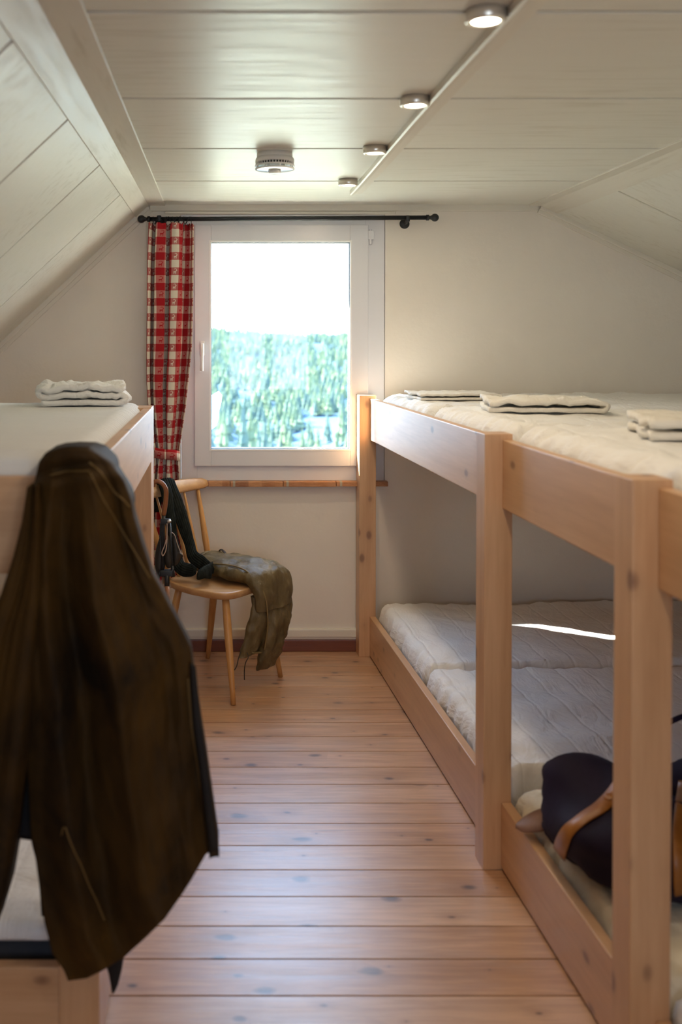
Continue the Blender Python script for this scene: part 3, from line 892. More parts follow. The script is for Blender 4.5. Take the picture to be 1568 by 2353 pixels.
for i, (y, lab) in enumerate(upper):
    t = thing('mattress', lab, 'mattress', rloc(0.086, y, 1.053), BA, group='mattresses on the upper right bunk')
    bmx = cushion(1.90, MW if i else 0.868, 0.02, (0.178, 0.186, 0.190, 0.19)[i], 0.065, 130, 90, 0.008, 6.5, 2.1 * i + 5, 0.0, 0.012, 0.5)
    part('cover', bmx, M_SHEETU, t, True)
    part('underside', cushion(1.88, MW - 0.02, 0.0, 0.05, 0.02, 20, 20, 0), M_FOAM, t, True)

def cloth_on(name, loc, rz, bm, mat, label, group):
    me = to_mesh(name, bm); o = bpy.data.objects.new(name, me); COL.objects.link(o)
    o.location = loc; o.rotation_euler = (0, 0, rz); MAT[o.name] = Matrix.Identity(4)
    finish(o, mat, True); tag(o, label, 'pillowcase', group)
    return o
GP = 'folded pillowcases on the upper bunks'
cloth_on('folded_pillowcase', (0.97, 4.10, 1.234), radians(6), folded(0.33, 0.24, 2, 0.013, 0.0095, 1.0, amp=0.009), M_TOWEL, 'folded white pillowcase on the right bunk, closest to the window wall', GP)
cloth_on('folded_pillowcase', (1.09, 3.36, 1.242), radians(-10), folded(0.36, 0.30, 2, 0.020, 0.014, 5.0, amp=0.014), M_TOWEL, 'folded cream pillowcase on the right bunk, middle of the three', GP)
cloth_on('folded_pillowcase', (1.27, 2.42, 1.246), radians(-14), folded(0.44, 0.34, 2, 0.024, 0.018, 9.0, amp=0.014), M_TOWEL, 'folded cream pillowcase on the right bunk, cut by the photo edge', GP)

# ------------------------------------------------------------------ left bunk
lb = thing('bunk_bed', 'pine bunk on the left with the dark waxed jacket over its corner', 'bunk bed', (-0.72, 2.84, 0.0), 0.0, group='pine bunk platforms')
XO, YN, YF = -0.248, 2.0, 3.675
XI = -1.25
for x0_, y0_ in ((XO - 0.083, YN), (XO - 0.095, YF - 0.13), (XI, YN), (XI, YF - 0.08)):
    dx = 0.083 if x0_ != XO - 0.095 else 0.095
    far = y0_ > 3
    part('post', box(x0_, x0_ + dx, y0_, y0_ + (0.083 if not far else (0.13 if dx > 0.09 else 0.08)), 0.0, 1.236, 0.0025, 2), pineZ, lb, world_co=True)
part('side_rail', box(XO - 0.030, XO, YN + 0.084, YF - 0.131, 1.040, 1.234, 0.003, 2), pineY, lb, world_co=True)
part('side_rail', box(XO - 0.030, XO, YN + 0.084, YF - 0.131, 0.008, 0.192, 0.003, 2), pineY, lb, world_co=True)
part('end_board', box(XI + 0.084, XO - 0.0835, YN + 0.006, YN + 0.034, 1.004, 1.204, 0.003, 2), pineX, lb, world_co=True)
part('end_board', box(XI + 0.084, XO - 0.0835, YN + 0.006, YN + 0.034, 0.008, 0.188, 0.003, 2), pineX, lb, world_co=True)
part('upper_deck', box(XI + 0.02, XO - 0.032, YN + 0.036, YF - 0.02, 1.060, 1.082), pineX, lb, world_co=True)
part('lower_deck', box(XI + 0.02, XO - 0.032, YN + 0.036, YF - 0.02, 0.045, 0.065), pineX, lb, world_co=True)
t = thing('mattress', 'ribbed white mattress on top of the left bunk', 'mattress', (-1.20, 2.035, 1.083))
cv = part('cover', cushion(0.925, 1.615, 0.050, 0.168, 0.06, 70, 90, 0.002, 2, 8, 0, 0.001, 0.4, 0.05), M_SHEETL, t, True)
part('underside', cushion(0.925, 1.62, 0.0, 0.10, 0.03, 20, 20, 0, cr=0.04), M_BLUETICK, t, True)['label'] = 'pale blue lower half of the mattress'
t = thing('mattress', 'white mattress on the lower level of the left bunk behind the jacket', 'mattress', (-1.20, 2.045, 0.066))
part('cover', cushion(0.92, 1.60, 0.140, 0.195, 0.05, 70, 80, 0.015, 6, 4, 0, 0.008, 0.35, 0.05), M_SHEETU, t, True)
part('underside', cushion(0.92, 1.60, 0.0, 0.150, 0.02, 20, 20, 0, cr=0.04), M_FOAM, t, True)
cloth_on('folded_pillowcase', (-0.485, 3.50, 1.2525), radians(4), folded(0.27, 0.24, 3, 0.0215, 0.0185, 13.0, amp=0.020), M_TOWELW, 'puffy white folded pillowcase on the left bunk', GP)

# ------------------------------------------------------------------ chair
CF = Vector((0.788, -0.616, 0)); CS = Vector((-0.616, -0.788, 0)); CC = Vector((0.000, 4.255, 0))
def C(f, s, z): return CC + CF * f + CS * s + Vector((0, 0, z))
ch = thing('wooden_chair', 'old honey-coloured wooden chair with spindle back below the window', 'chair', tuple(CC), 0.0)
def seat_bm():
    b = bmesh.new(); n = 64; rows = []
    out = []
    for k in range(n):
        a = 2 * pi * k / n
        ca, sa = cos(a), sin(a)
        p = 5.0 if ca > 0 else 3.6
        r = (abs(ca) ** p + abs(sa) ** p) ** (-1 / p)
        wid = 0.200 if ca > 0 else 0.200 - 0.030 * (-ca)
        out.append((0.195 * r * ca, wid * r * sa))
    for sc, z in ((0.90, 0.409), (0.975, 0.410), (0.985, 0.413), (1.0, 0.424), (1.0, 0.434), (0.988, 0.438), (0.93, 0.4385), (0.6, 0.437), (0.2, 0.436)):
        rows.append([C(x * sc, y * sc, z) for x, y in out])
    rings(b, rows); return b
part('seat', seat_bm(), seatwood, ch, True, True)
def leg(top, foot, r0=0.0165, r1=0.0125):
    b = bmesh.new(); n = 8
    pts = [Vector(top).lerp(Vector(foot), i / (n - 1)) for i in range(n)]
    rr = [r0 * (0.9 + 0.25 * sin(pi * min(1, i / (n - 1) * 1.2))) * (1 - 0.28 * i / (n - 1)) for i in range(n)]
    tube(b, pts, rr, 14)
    return b
def flat(v): return Vector((v[0], v[1], 0.0))
for tp, ft in ((C(0.135, 0.135, 0.425), (0.056, 3.952)), (C(0.135, -0.135, 0.425), (0.268, 4.284)),
               (C(-0.12, -0.125, 0.425), (-0.055, 4.535)), (C(-0.12, 0.125, 0.425), (-0.262, 4.215))):
    part('leg', leg(tp, flat(ft)), chairwood, ch, True, True)
# back: curved top rail on spindles
bp = []
for i in range(25):
    u = i / 24; s = -0.232 + 0.464 * u
    bow = -0.262 - 0.028 * (1 - (2 * u - 1) ** 2)
    hh = 0.034 + 0.014 * (1 - (2 * u - 1) ** 2)
    endr = 1 - 0.35 * max(0, abs(2 * u - 1) - 0.93) / 0.07
    bp.append((s, bow, hh * endr))
rows = []
for s, f, hh in bp:
    z = 0.808; c = []
    for (df, dz) in ((-0.011, -1), (-0.013, -0.6), (-0.014, 0.5), (-0.011, 0.9), (-0.004, 1.0), (0.004, 1.0), (0.010, 0.9), (0.010, -0.6), (0.007, -1)):
        c.append(C(f + df - 0.010 * dz * 0.5, s, z + dz * hh * 0.62))
    rows.append(c)
b = bmesh.new(); rings(b, rows)
part('back_rail', b, seatwood, ch, True, True)
for s, r in ((-0.165, 0.0125), (-0.085, 0.0075), (0.0, 0.0075), (0.085, 0.0075), (0.165, 0.0125)):
    u = (s + 0.232) / 0.464
    bow = -0.262 - 0.028 * (1 - (2 * u - 1) ** 2)
    top = C(bow, s * 1.12, 0.79); bot = C(-0.165, s * 0.86, 0.425)
    n = 9; pts = [bot.lerp(top, i / (n - 1)) for i in range(n)]
    part('spindle', tube(bmesh.new(), pts, [r * (1.22 - 0.45 * abs(2 * (i / (n - 1)) - 0.75)) for i in range(n)], 12), chairwood, ch, True, True)

# ------------------------------------------------------------------ leather trousers over the seat
def soft_loft(bm, secs, seg=40, n=34, amp=0.006, fs=22, seed=0, power=2.6, ridges=0, ramp_=0.0):
    """secs: (centre Vector, side Vector half, up Vector half) control sections, smoothed"""
    ctrl = [tuple(c) + tuple(a) + tuple(b) for c, a, b in secs]
    rows = []
    for i, q in enumerate(smooth_path(ctrl, n)):
        c, a, b = Vector(q[0:3]), Vector(q[3:6]), Vector(q[6:9])
        row = []
        for k in range(seg):
            t = 2 * pi * k / seg
            ct, st = cos(t), sin(t)
            r = (abs(ct) ** power + abs(st) ** power) ** (-1 / power)
            p = c + a * ct * r + b * st * r
            nn = (a.normalized() * ct + b.normalized() * st)
            d = amp * (nz(p.x * fs + seed, p.y * fs, p.z * fs * 0.6) + 0.45 * nz(p.x * fs * 2.4, p.y * fs * 2.4 + seed, p.z * fs * 1.6))
            if ridges: d += ramp_ * cos(ridges * t)
            row.append(p + nn * d)
        rows.append(row)
    rings(bm, rows)
    return bm
lt = thing('leather_trousers', 'olive leather trousers draped over the front of the chair seat', 'trousers', tuple(C(0.05, -0.05, 0.44)))
b = bmesh.new()
V = Vector
up = V((0, 0, 1))
# seat part: waist to the seat edge
secs = [(C(-0.135, -0.085, 0.485), CS * 0.085, up * 0.018),
        (C(-0.12, -0.085, 0.483), CS * 0.112, up * 0.036),
        (C(-0.05, -0.080, 0.482), CS * 0.125, up * 0.040),
        (C(0.05, -0.070, 0.484), CS * 0.130, up * 0.042),
        (C(0.14, -0.070, 0.484), CS * 0.128, up * 0.041 + CF * 0.012),
        (C(0.205, -0.075, 0.462), CS * 0.126, up * 0.036 + CF * 0.030),
        (C(0.232, -0.078, 0.41), CS * 0.122, up * 0.010 + CF * 0.030),
        (C(0.236, -0.080, 0.34), CS * 0.116, CF * 0.030)]
soft_loft(b, secs, 90, 80, 0.014, 17, 3, 2.3)
# far leg, broad and low
secs = [(C(0.225, -0.115, 0.40), CS * 0.088, CF * 0.030),
        (C(0.232, -0.115, 0.32), CS * 0.090, CF * 0.036),
        (C(0.226, -0.105, 0.22), CS * 0.084, CF * 0.040),
        (C(0.212, -0.085, 0.14), CS * 0.068, CF * 0.036),
        (C(0.196, -0.070, 0.095), CS * 0.058, CF * 0.024),
        (C(0.190, -0.070, 0.072), CS * 0.056, CF * 0.014)]
soft_loft(b, secs, 90, 70, 0.017, 19, 8, 2.0)
# near leg, narrower and shorter
secs = [(C(0.205, -0.010, 0.40), CS * 0.050, CF * 0.026),
        (C(0.208, 0.000, 0.32), CS * 0.054, CF * 0.028),
        (C(0.198, 0.012, 0.24), CS * 0.060, CF * 0.030),
        (C(0.186, 0.024, 0.18), CS * 0.056, CF * 0.028),
        (C(0.180, 0.030, 0.150), CS * 0.056, CF * 0.020)]
soft_loft(b, secs, 80, 60, 0.014, 20, 12, 2.0)
body = part('body', b, M_LEDER, lt, True, True)
# waistband with belt loops, side seam cording, cuff band
b = bmesh.new()
wb = [C(-0.135, 0.02, 0.492), C(-0.140, -0.04, 0.515), C(-0.142, -0.10, 0.520), C(-0.135, -0.17, 0.508)]
tube(b, smooth_path(wb, 20), 0.011, 8, 0.5)
wbp = part('waistband', b, M_LEDER, lt, True, True)
for s, f, z in ((0.005, -0.115, 0.512), (-0.13, -0.08, 0.529)):
    b = bmesh.new()
    tube(b, smooth_path([C(f - 0.03, s, z - 0.018), C(f - 0.015, s + 0.002, z + 0.003), C(f + 0.012, s + 0.012, z), C(f + 0.030, s + 0.020, z - 0.010)], 10), 0.0065, 8, 0.4)
    part('belt_loop', b, M_LEDERD if s > 0 else M_LACE, wbp, True, True)
b = bmesh.new()
seam = [C(-0.03, 0.035, 0.508), C(0.08, 0.040, 0.518), C(0.17, 0.040, 0.508), C(0.236, 0.034, 0.455), C(0.262, 0.024, 0.40), C(0.268, 0.016, 0.32), C(0.262, 0.012, 0.25), C(0.248, 0.012, 0.18)]
tube(b, smooth_path(seam, 60), 0.0035, 6)
seam = [C(0.05, -0.03, 0.53), C(0.12, -0.055, 0.530), C(0.18, -0.075, 0.522)]
part('seam_cord', b, M_LEDERD, body, True, True)
b = bmesh.new()
cuffp = [C(0.208, 0.045, 0.168), C(0.213, 0.02, 0.163), C(0.214, -0.005, 0.158)]
tube(b, smooth_path(cuffp, 12), 0.0075, 8, 0.5)
cfs = part('cuff_strap', b, M_LEDERD, lt, True, True)
for pts in ([at(553, 1498, 4.03), at(548, 1514, 4.02), at(545, 1528, 4.01), at(540, 1538, 4.0), at(533, 1543, 4.0)],
            [at(568, 1500, 4.04), at(571, 1510, 4.03), at(565, 1522, 4.02), at(562, 1538, 4.02), at(562, 1562, 4.02)]):
    b = bmesh.new(); tube(b, smooth_path([tuple(p) for p in pts], 18), 0.0022, 6)
    part('lace', b, M_LACE, cfs, True, True)

# ------------------------------------------------------------------ socks over the back rail
rib = lambda n, a: (lambda v, t: 1 + a * cos(n * t))
def sock(name, label, ctrl, toe=None):
    t = thing(name, label, 'sock', tuple(ctrl[-1][0]), group='dark green knee socks on the chair')
    b = bmesh.new()
    secs = [(c, a, bb) for c, a, bb in ctrl]
    soft_loft(b, secs, 72, 80, 0.002, 30, 2, 2.3, 18, 0.0016)
    part('leg', b, M_SOCK, t, True, True)
    return t
def railpt(s, z, df=0.0): return C(-0.27 + df, s, z)
ux = V((1, 0, 0)); uy = V((0, 1, 0))
side = (CS * 0.9 - up * 0.1).normalized()
# long sock: from behind the rail, over it, down to the seat and out along it
def P3(px, py, Y): return at(px, py, Y)
wd = V((1, 0.25, 0)).normalized()
ctrl = [(P3(368, 1150, 4.50), wd * 0.016, up * 0.004),
        (P3(378, 1112, 4.47), wd * 0.026, V((0, -0.3, 1)).normalized() * 0.007),
        (P3(384, 1103, 4.42), wd * 0.030, V((0, -0.4, 1)).normalized() * 0.010),
        (P3(392, 1120, 4.37), wd * 0.030, V((0, -0.9, 0.5)).normalized() * 0.011),
        (P3(404, 1150, 4.345), wd * 0.030, V((0, -1, 0.1)).normalized() * 0.012),
        (P3(420, 1200, 4.32), wd * 0.029, V((0, -1, 0.1)).normalized() * 0.013),
        (P3(435, 1248, 4.30), wd * 0.023, V((0, -1, 0.1)).normalized() * 0.015),
        (P3(444, 1278, 4.27), (V((1, 0, 0.9))).normalized() * 0.026, V((0, -1, 0.3)).normalized() * 0.018),
        (P3(462, 1292, 4.24), V((0.5, 0, 1)).normalized() * 0.028, V((0, -1, 0.2)).normalized() * 0.019),
        (P3(482, 1306, 4.20), V((0.3, 0, 1)).normalized() * 0.022, V((0, -1, 0.1)).normalized() * 0.018),
        (P3(492, 1312, 4.18), V((0.2, 0, 1)).normalized() * 0.010, V((0, -1, 0)) * 0.008)]
b1 = sock('knee_sock', 'dark green ribbed sock over the chair back, foot reaching the trousers', ctrl)
b = bmesh.new()
secs = [(P3(452, 1326, 4.12), V((0, 0.5, 1)).normalized() * 0.008, V((0, -1, 0)) * 0.008),
        (P3(456, 1322, 4.12), V((0, 0.3, 1)).normalized() * 0.018, V((0, -1, 0)) * 0.018),
        (P3(469, 1316, 4.13), V((-0.2, 0.2, 1)).normalized() * 0.025, V((0, -1, 0.2)).normalized() * 0.022),
        (P3(481, 1313, 4.15), V((-0.2, 0.2, 1)).normalized() * 0.030, V((0, -1, 0.2)).normalized() * 0.020),
        (P3(489, 1303, 4.17), V((0.1, 0.2, 1)).normalized() * 0.026, V((0, -1, 0.2)).normalized() * 0.014)]
soft_loft(b, secs, 40, 24, 0.004, 25, 6, 2.2)
part('toe', b, M_SOCK, b1, True, True)
ctrl = [(P3(362, 1175, 4.42), wd * 0.012, up * 0.004),
        (P3(366, 1128, 4.40), wd * 0.020, V((0, -0.3, 1)).normalized() * 0.007),
        (P3(374, 1110, 4.35), wd * 0.024, V((0, -0.4, 1)).normalized() * 0.009),
        (P3(382, 1130, 4.31), wd * 0.024, V((0, -0.9, 0.5)).normalized() * 0.010),
        (P3(388, 1170, 4.29), wd * 0.023, V((0, -1, 0.1)).normalized() * 0.012),
        (P3(395, 1225, 4.27), wd * 0.022, V((0, -1, 0.1)).normalized() * 0.013),
        (P3(402, 1268, 4.25), wd * 0.026, V((0, -1, 0.1)).normalized() * 0.016),
        (P3(410, 1298, 4.22), (V((1, 0, 0.6))).normalized() * 0.026, V((0, -1, 0.3)).normalized() * 0.020),
        (P3(424, 1308, 4.20), V((0.5, 0, 1)).normalized() * 0.030, V((0, -1, 0.2)).normalized() * 0.022),
        (P3(442, 1311, 4.18), V((0.1, 0, 1)).normalized() * 0.024, V((0, -1, 0.1)).normalized() * 0.020),
        (P3(452, 1312, 4.17), V((0.1, 0, 1)).normalized() * 0.009, V((0, -1, 0)) * 0.008)]
b2 = sock('knee_sock', 'dark green sock behind the cane, its heel crumpled on the seat corner', ctrl)

# ------------------------------------------------------------------ folding seat cane leaning on the chair
cn = thing('seat_cane', 'walking cane with brown crook and folded black leather seat leaning on the chair', 'walking stick', (-0.200, 4.10, 0.0))
YK = 4.10
ptsH = [at(352, 1118, YK), at(354, 1109, YK), at(362, 1106, YK), at(372, 1110, YK), at(380, 1121, YK), at(382, 1135, YK), at(380, 1160, YK), at(376, 1184, YK)]
b = bmesh.new(); tube(b, smooth_path([tuple(p) for p in ptsH], 40), 0.0098, 16)
part('handle', b, canewood, cn, True, True)
b = bmesh.new()
foot = V((-0.196, 4.07, 0.012)); topk = at(376, 1182, YK)
tube(b, [at(384, 1346, 4.085), foot + V((0, 0, 0.0))], [0.0100, 0.0075], 14)
part('shaft', b, canewood, cn, True, True)
b = bmesh.new(); tube(b, [foot + V((0, 0, 0.03)), foot - V((0, 0, 0.012))], [0.0085, 0.008], 12)
part('ferrule', b, M_STEEL, cn, True, True)
b = bmesh.new()
tube(b, [at(376, 1182, YK), at(375, 1200, YK), at(373, 1316, YK)], 0.0078, 12)
tube(b, [at(390, 1203, YK), at(394, 1260, YK), at(396, 1322, YK)], [0.006, 0.0055, 0.0055], 10)
tube(b, [at(370, 1203, YK + 0.02), at(366, 1322, YK + 0.02)], 0.005, 10)
tube(b, [at(384, 1316, YK), at(384, 1347, 4.085)], 0.0105, 12)
c1, c2 = at(369, 1193, YK - 0.012), at(392, 1203, YK + 0.012)
bx(b, c1.x, c2.x, YK - 0.012, YK + 0.014, c2.z, c1.z, 0.003, 2)
c1, c2 = at(368, 1311, YK - 0.012), at(398, 1322, YK + 0.012)
bx(b, c1.x, c2.x, YK - 0.013, YK + 0.016, c2.z, c1.z, 0.003, 2)
for a_, b_ in ((at(362, 1330, YK), at(370, 1310, YK)), (at(398, 1325, YK), at(396, 1300, YK))):
    tube(b, [a_, b_], [0.008, 0.006], 8)
ff_ = part('folding_frame', b, M_BLACK, cn, True, True)
b = bmesh.new()
tube(b, [at(389, 1196, YK - 0.013), at(389, 1200, YK - 0.02)], 0.0085, 10)
part('screw', b, M_STEEL, ff_, True, True)
def petal(outline, Y, th=0.006, curve=0.012):
    b = bmesh.new(); cxm = sum(p[0] for p in outline) / len(outline); cym = sum(p[1] for p in outline) / len(outline)
    n = 48; pl = smooth_path([*outline, outline[0]], n + 1)[:-1]
    rows = []
    for sgn in (-1, 1):
        rr = []
        for s in ((0.15, 0.5, 0.85, 1.0) if sgn < 0 else (1.0, 0.85, 0.5, 0.15)):
            rr.append([at(cxm + (p[0] - cxm) * s, cym + (p[1] - cym) * s, Y - curve * (1 - s * s) + sgn * th / 2 * (0.3 if s == 1 else 1)) for p in pl])
        rows += rr
    rings(b, rows); return b
part('leather_flap', petal([(394, 1235), (402, 1228), (408, 1250), (415, 1268), (421, 1277), (417, 1283), (412, 1292), (402, 1300), (397, 1290), (394, 1262)], YK + 0.015), M_BLKLEA, cn, True, True)
part('leather_flap', petal([(368, 1232), (376, 1236), (380, 1262), (380, 1300), (372, 1322), (363, 1326), (356, 1300), (357, 1270), (362, 1250)], YK + 0.012), M_BLKLEA, cn, True, True)
part('leather_flap', petal([(384, 1225), (391, 1240), (394, 1270), (394, 1300), (388, 1306), (381, 1300), (378, 1280), (380, 1250)], YK - 0.002), M_BLKLEA, cn, True, True)
b = bmesh.new()
tube(b, smooth_path([tuple(at(x, y, YK - 0.02)) for x, y in ((384, 1203), (384, 1225), (383, 1250), (381, 1265), (375, 1277), (372, 1270), (378, 1255), (382, 1240))], 40), 0.0024, 8)
part('cord', b, M_STRAPPALE, cn, True, True)
b = bmesh.new()
tube(b, smooth_path([tuple(at(x, y, YK + 0.006)) for x, y in ((392, 1222), (401, 1229), (408, 1250), (414, 1266), (421, 1276))], 24), 0.0018, 6)
part('frayed_edge', b, M_STRAPPALE, cn, True, True)

# ------------------------------------------------------------------ waxed jacket on the bunk corner
jk = thing('waxed_jacket', 'dark brown waxed jacket hanging over the corner of the left bunk', 'jacket', (-0.25, 1.93, 0.35))
YJ = 1.925
def poly_at(pts, t):
    L = [0]
    for a, b in zip(pts[:-1], pts[1:]): L.append(L[-1] + sqrt((a[0] - b[0]) ** 2 + (a[1] - b[1]) ** 2))
    d = t * L[-1]
    for k in range(len(pts) - 1):
        if d <= L[k + 1] or k == len(pts) - 2:
            f = (d - L[k]) / max(1e-9, L[k + 1] - L[k])
            return tuple(pts[k][i] + (pts[k + 1][i] - pts[k][i]) * f for i in range(2))
def coons(top, bot, left, right, nu, nv):
    out = []
    c00, c10, c01, c11 = top[0], top[-1], bot[0], bot[-1]
    for j in range(nv + 1):
        v = j / nv; row = []
        Lp, Rp = poly_at(left, v), poly_at(right, v)
        for i in range(nu + 1):
            u = i / nu; T, B = poly_at(top, u), poly_at(bot, u)
            p = []
            for q in (0, 1):
                p.append((1 - v) * T[q] + v * B[q] + (1 - u) * Lp[q] + u * Rp[q]
                         - ((1 - u) * (1 - v) * c00[q] + u * (1 - v) * c10[q] + (1 - u) * v * c01[q] + u * v * c11[q]))
            row.append((u, v, p[0], p[1]))
        out.append(row)
    return out
def panel(bm, top, bot, left, right, front, back, nu=60, nv=110, round_=0.035, pw=4):
    g = coons(top, bot, left, right, nu, nv)
    rows = []
    for row in g:
        fr_, bk = [], []
        for (u, v, px_, py_) in row:
            e = 1 - abs(2 * u - 1) ** pw
            yf = front(u, v) + round_ * (1 - e); yb = back(u, v) - 0.004 * (1 - e)
            yb = max(yb, yf + 0.004)
            fr_.append(at(px_, py_, yf))
            q = at(px_, py_, YJ); q2 = q.copy(); q2.y = yb
            bk.append(Vector((q.x, yb, q.z)))
        rows.append(fr_ + bk[::-1])
    vr = rings(bm, rows, True, False)
    n = len(vr[0])
    for r in (vr[0], vr[-1]):
        for i in range(n // 2 - 1): bm.faces.new((r[i], r[i + 1], r[n - 2 - i], r[n - 1 - i]))
def ridge(u, c, w): return math.exp(-((u - c) / w) ** 2)
def jfront(u, v):
    g = min(1, v * 3)
    y = YJ - 0.045
    y -= 0.034 * ridge(u, 0.66 - 0.10 * v, 0.10 + 0.05 * v) * g * (1.1 - 0.5 * v)
    y += 0.040 * ridge(u, 0.38 - 0.08 * v, 0.09) * g * (1 - 0.3 * v)
    y -= 0.032 * ridge(u, 0.20 - 0.02 * v, 0.07) * g
    y += 0.032 * ridge(u, 0.86 - 0.02 * v, 0.05) * min(1, v * 5) * max(0, 1 - v * 1.1)
    y -= 0.024 * ridge(u, 0.52, 0.05) * g * (1 - v * 0.5)
    y += 0.024 * nz(u * 4, v * 2.2, 1.5) * g + 0.012 * nz(u * 9, v * 5, 4) * g
    y += 0.020 * ridge(v, 0.045, 0.012) * (1 - ridge(u, 0.95, 0.25)) - 0.012 * ridge(v, 0.075, 0.02)
    y += 0.020 * (v - 0.75) * ridge(v, 0.95, 0.15) * nz(u * 7, 2, 2) * 2
    y += 0.005 * nz(u * 22, v * 16, 9) * g
    return min(y, 1.972)
def jback(u, v):
    return 1.992 if v > 0.06 else 1.992 + 0.075 * (1 - v / 0.06) ** 0.5
top = [(104, 1041), (125, 1035), (160, 1032), (200, 1033), (226, 1041)]
right = [(226, 1041), (255, 1062), (283, 1105), (300, 1150), (306, 1185), (325, 1250), (347, 1320), (398, 1418), (438, 1498), (449, 1580), (459, 1650), (474, 1745), (488, 1845), (503, 1950)]
left = [(104, 1041), (90, 1060), (76, 1120), (62, 1200), (50, 1290), (45, 1400), (48, 1550), (58, 1700), (68, 1860), (72, 1935), (82, 1975), (92, 2050), (102, 2120), (120, 2190), (148, 2232), (156, 2254)]
bot = [(156, 2254), (200, 2248), (240, 2228), (285, 2200), (340, 2150), (380, 2110), (415, 2060), (440, 2022), (474, 1962), (503, 1950)]
b = bmesh.new()
panel(b, top, bot, left, right, jfront, jback, 90, 150)
jb = part('body', b, M_WAX, jk, True, True)
# left front panel and sleeve, mostly cut by the photo's left edge
def sfront(u, v):
    return YJ - 0.060 + 0.020 * nz(u * 4 + 3, v * 3, 7) - 0.012 * ridge(u, 0.7, 0.1) + 0.014 * ridge(u, 0.45, 0.08)
top2 = [(62, 1120), (72, 1115), (84, 1112), (95, 1115)]
left2 = [(62, 1120), (50, 1200), (30, 1280), (0, 1370), (-40, 1450), (-80, 1600), (-110, 1800), (-120, 2000), (-90, 2200)]
right2 = [(95, 1115), (105, 1250), (100, 1400), (85, 1560), (72, 1700), (55, 1800), (42, 1900), (34, 1960), (20, 2040), (-4, 2120)]
bot2 = [(-90, 2200), (-60, 2190), (-30, 2160), (-4, 2120)]
b = bmesh.new()
panel(b, top2, bot2, left2, right2, sfront, lambda u, v: 1.985, 50, 110, 0.03)
slv = part('sleeve', b, M_WAX, jk, True, True)
# dark lining tongue seen between the panels and below the hem
b = bmesh.new()
panel(b, [(38, 1700), (75, 1700)], [(36, 1926), (80, 1932)], [(38, 1700), (36, 1926)], [(75, 1700), (80, 1932)], lambda u, v: 1.955, lambda u, v: 1.975, 8, 20, 0.004)
part('lining', b, M_WAXIN, jk, True, True)
b = bmesh.new()
panel(b, [(72, 1930), (120, 1930)], [(95, 2105), (125, 2110)], [(72, 1930), (74, 1945), (88, 1995), (95, 2105)], [(120, 1930), (125, 2110)], lambda u, v: 1.950, lambda u, v: 1.962, 8, 20, 0.004)
part('lining', b, M_WAXIN, jk, True, True)
b = bmesh.new()
panel(b, [(240, 2205), (283, 2185)], [(258, 2285), (264, 2280)], [(240, 2205), (250, 2240), (258, 2285)], [(283, 2185), (281, 2225), (272, 2262), (264, 2280)], lambda u, v: 1.95, lambda u, v: 1.965, 10, 16, 0.004)
part('lining', b, M_WAXIN, jk, True, True)
# collar folded back over the rail, its dark inside showing
b = bmesh.new()
def flap(ctrl_rows, th=0.006):
    g = [smooth_path([tuple(at(*p)) for p in r], 24) for r in ctrl_rows]
    cols = list(zip(*g)); rows = []
    fine = [smooth_path(c, 20) for c in cols]
    A = [[Vector(p) for p in c] for c in fine]
    for c in A:
        front_ = [p + Vector((0, 0, 0)) for p in c]; back_ = [p + Vector((-th * 0.4, th, 0)) for p in c]
        rows.append(front_ + back_[::-1])
    return rows
rr = flap([[(150, 1040, 1.95), (200, 1033, 1.98), (240, 1046, 2.04), (272, 1072, 2.10)],
           [(190, 1060, 1.91), (225, 1062, 1.93), (268, 1083, 2.00), (300, 1110, 2.08)],
           [(232, 1080, 1.905), (262, 1100, 1.94), (288, 1128, 1.98), (311, 1145, 2.06)],
           [(262, 1120, 1.91), (282, 1142, 1.94), (295, 1160, 1.97), (306, 1172, 2.03)]])
vr = rings(b, rr, True, True)
clr = part('collar', b, M_WAXIN, jk, True, True); clr['label'] = 'dark inside of the turned-over collar'
# seams and hems that stand out lighter, laid on the cloth's own surface
from mathutils.bvhtree import BVHTree
def bvh_of(*objs):
    vs, fs = [], []
    for o in objs:
        n = len(vs); M = MAT[o.name]
        vs += [M @ v.co for v in o.data.vertices]; fs += [tuple(i + n for i in p.vertices) for p in o.data.polygons]
    return BVHTree.FromPolygons(vs, fs)
def on_surface(tree, pts, lift=0.0015, n=40, fallback=1.88):
    out = []; org = Vector((0, 0, CAMZ))
    for i in range(n):
        p = poly_at(pts, i / (n - 1)); q = at(p[0], p[1], fallback)
        h = tree.ray_cast(org, (q - org).normalized(), 8.0)
        if h[0] is None: continue
        if out and (h[0] - out[-1]).length > 0.08: continue
        out.append(h[0] - (q - org).normalized() * lift)
    return out
def seam_on(tree, pts, r, n=40, lift=0.0012):
    q = on_surface(tree, pts, lift, n); b = bmesh.new(); tube(b, q, r, 6); return b
TJ = bvh_of(jb, slv, clr)
def seamline(pts, r=0.0022, n=60, Yf=lambda t: YJ - 0.055):
    b = bmesh.new(); q = []
    for i in range(n):
        t = i / (n - 1); p = poly_at(pts, t); q.append(at(p[0], p[1], Yf(t)))
    tube(b, q, r, 6); return b
part('collar_seam', seam_on(TJ, [(205, 1062), (232, 1085), (250, 1112), (262, 1130), (285, 1150), (298, 1166)], 0.0018), M_WAXEDGE, clr, True, True)
part('sleeve_seam', seam_on(TJ, [(207, 1085), (238, 1150), (262, 1188), (290, 1235), (320, 1285), (345, 1330)], 0.0015, 60), M_WAXEDGE, jb, True, True)
part('shoulder_seam', seam_on(TJ, [(115, 1092), (150, 1083), (205, 1082)], 0.0014, 40), M_WAXEDGE, jb, True, True)
part('front_placket', seam_on(TJ, [(432, 1560), (440, 1660), (452, 1745), (468, 1850), (479, 1925), (482, 1950)], 0.0020, 60), M_WAXEDGE, jb, True, True)
b = bmesh.new()
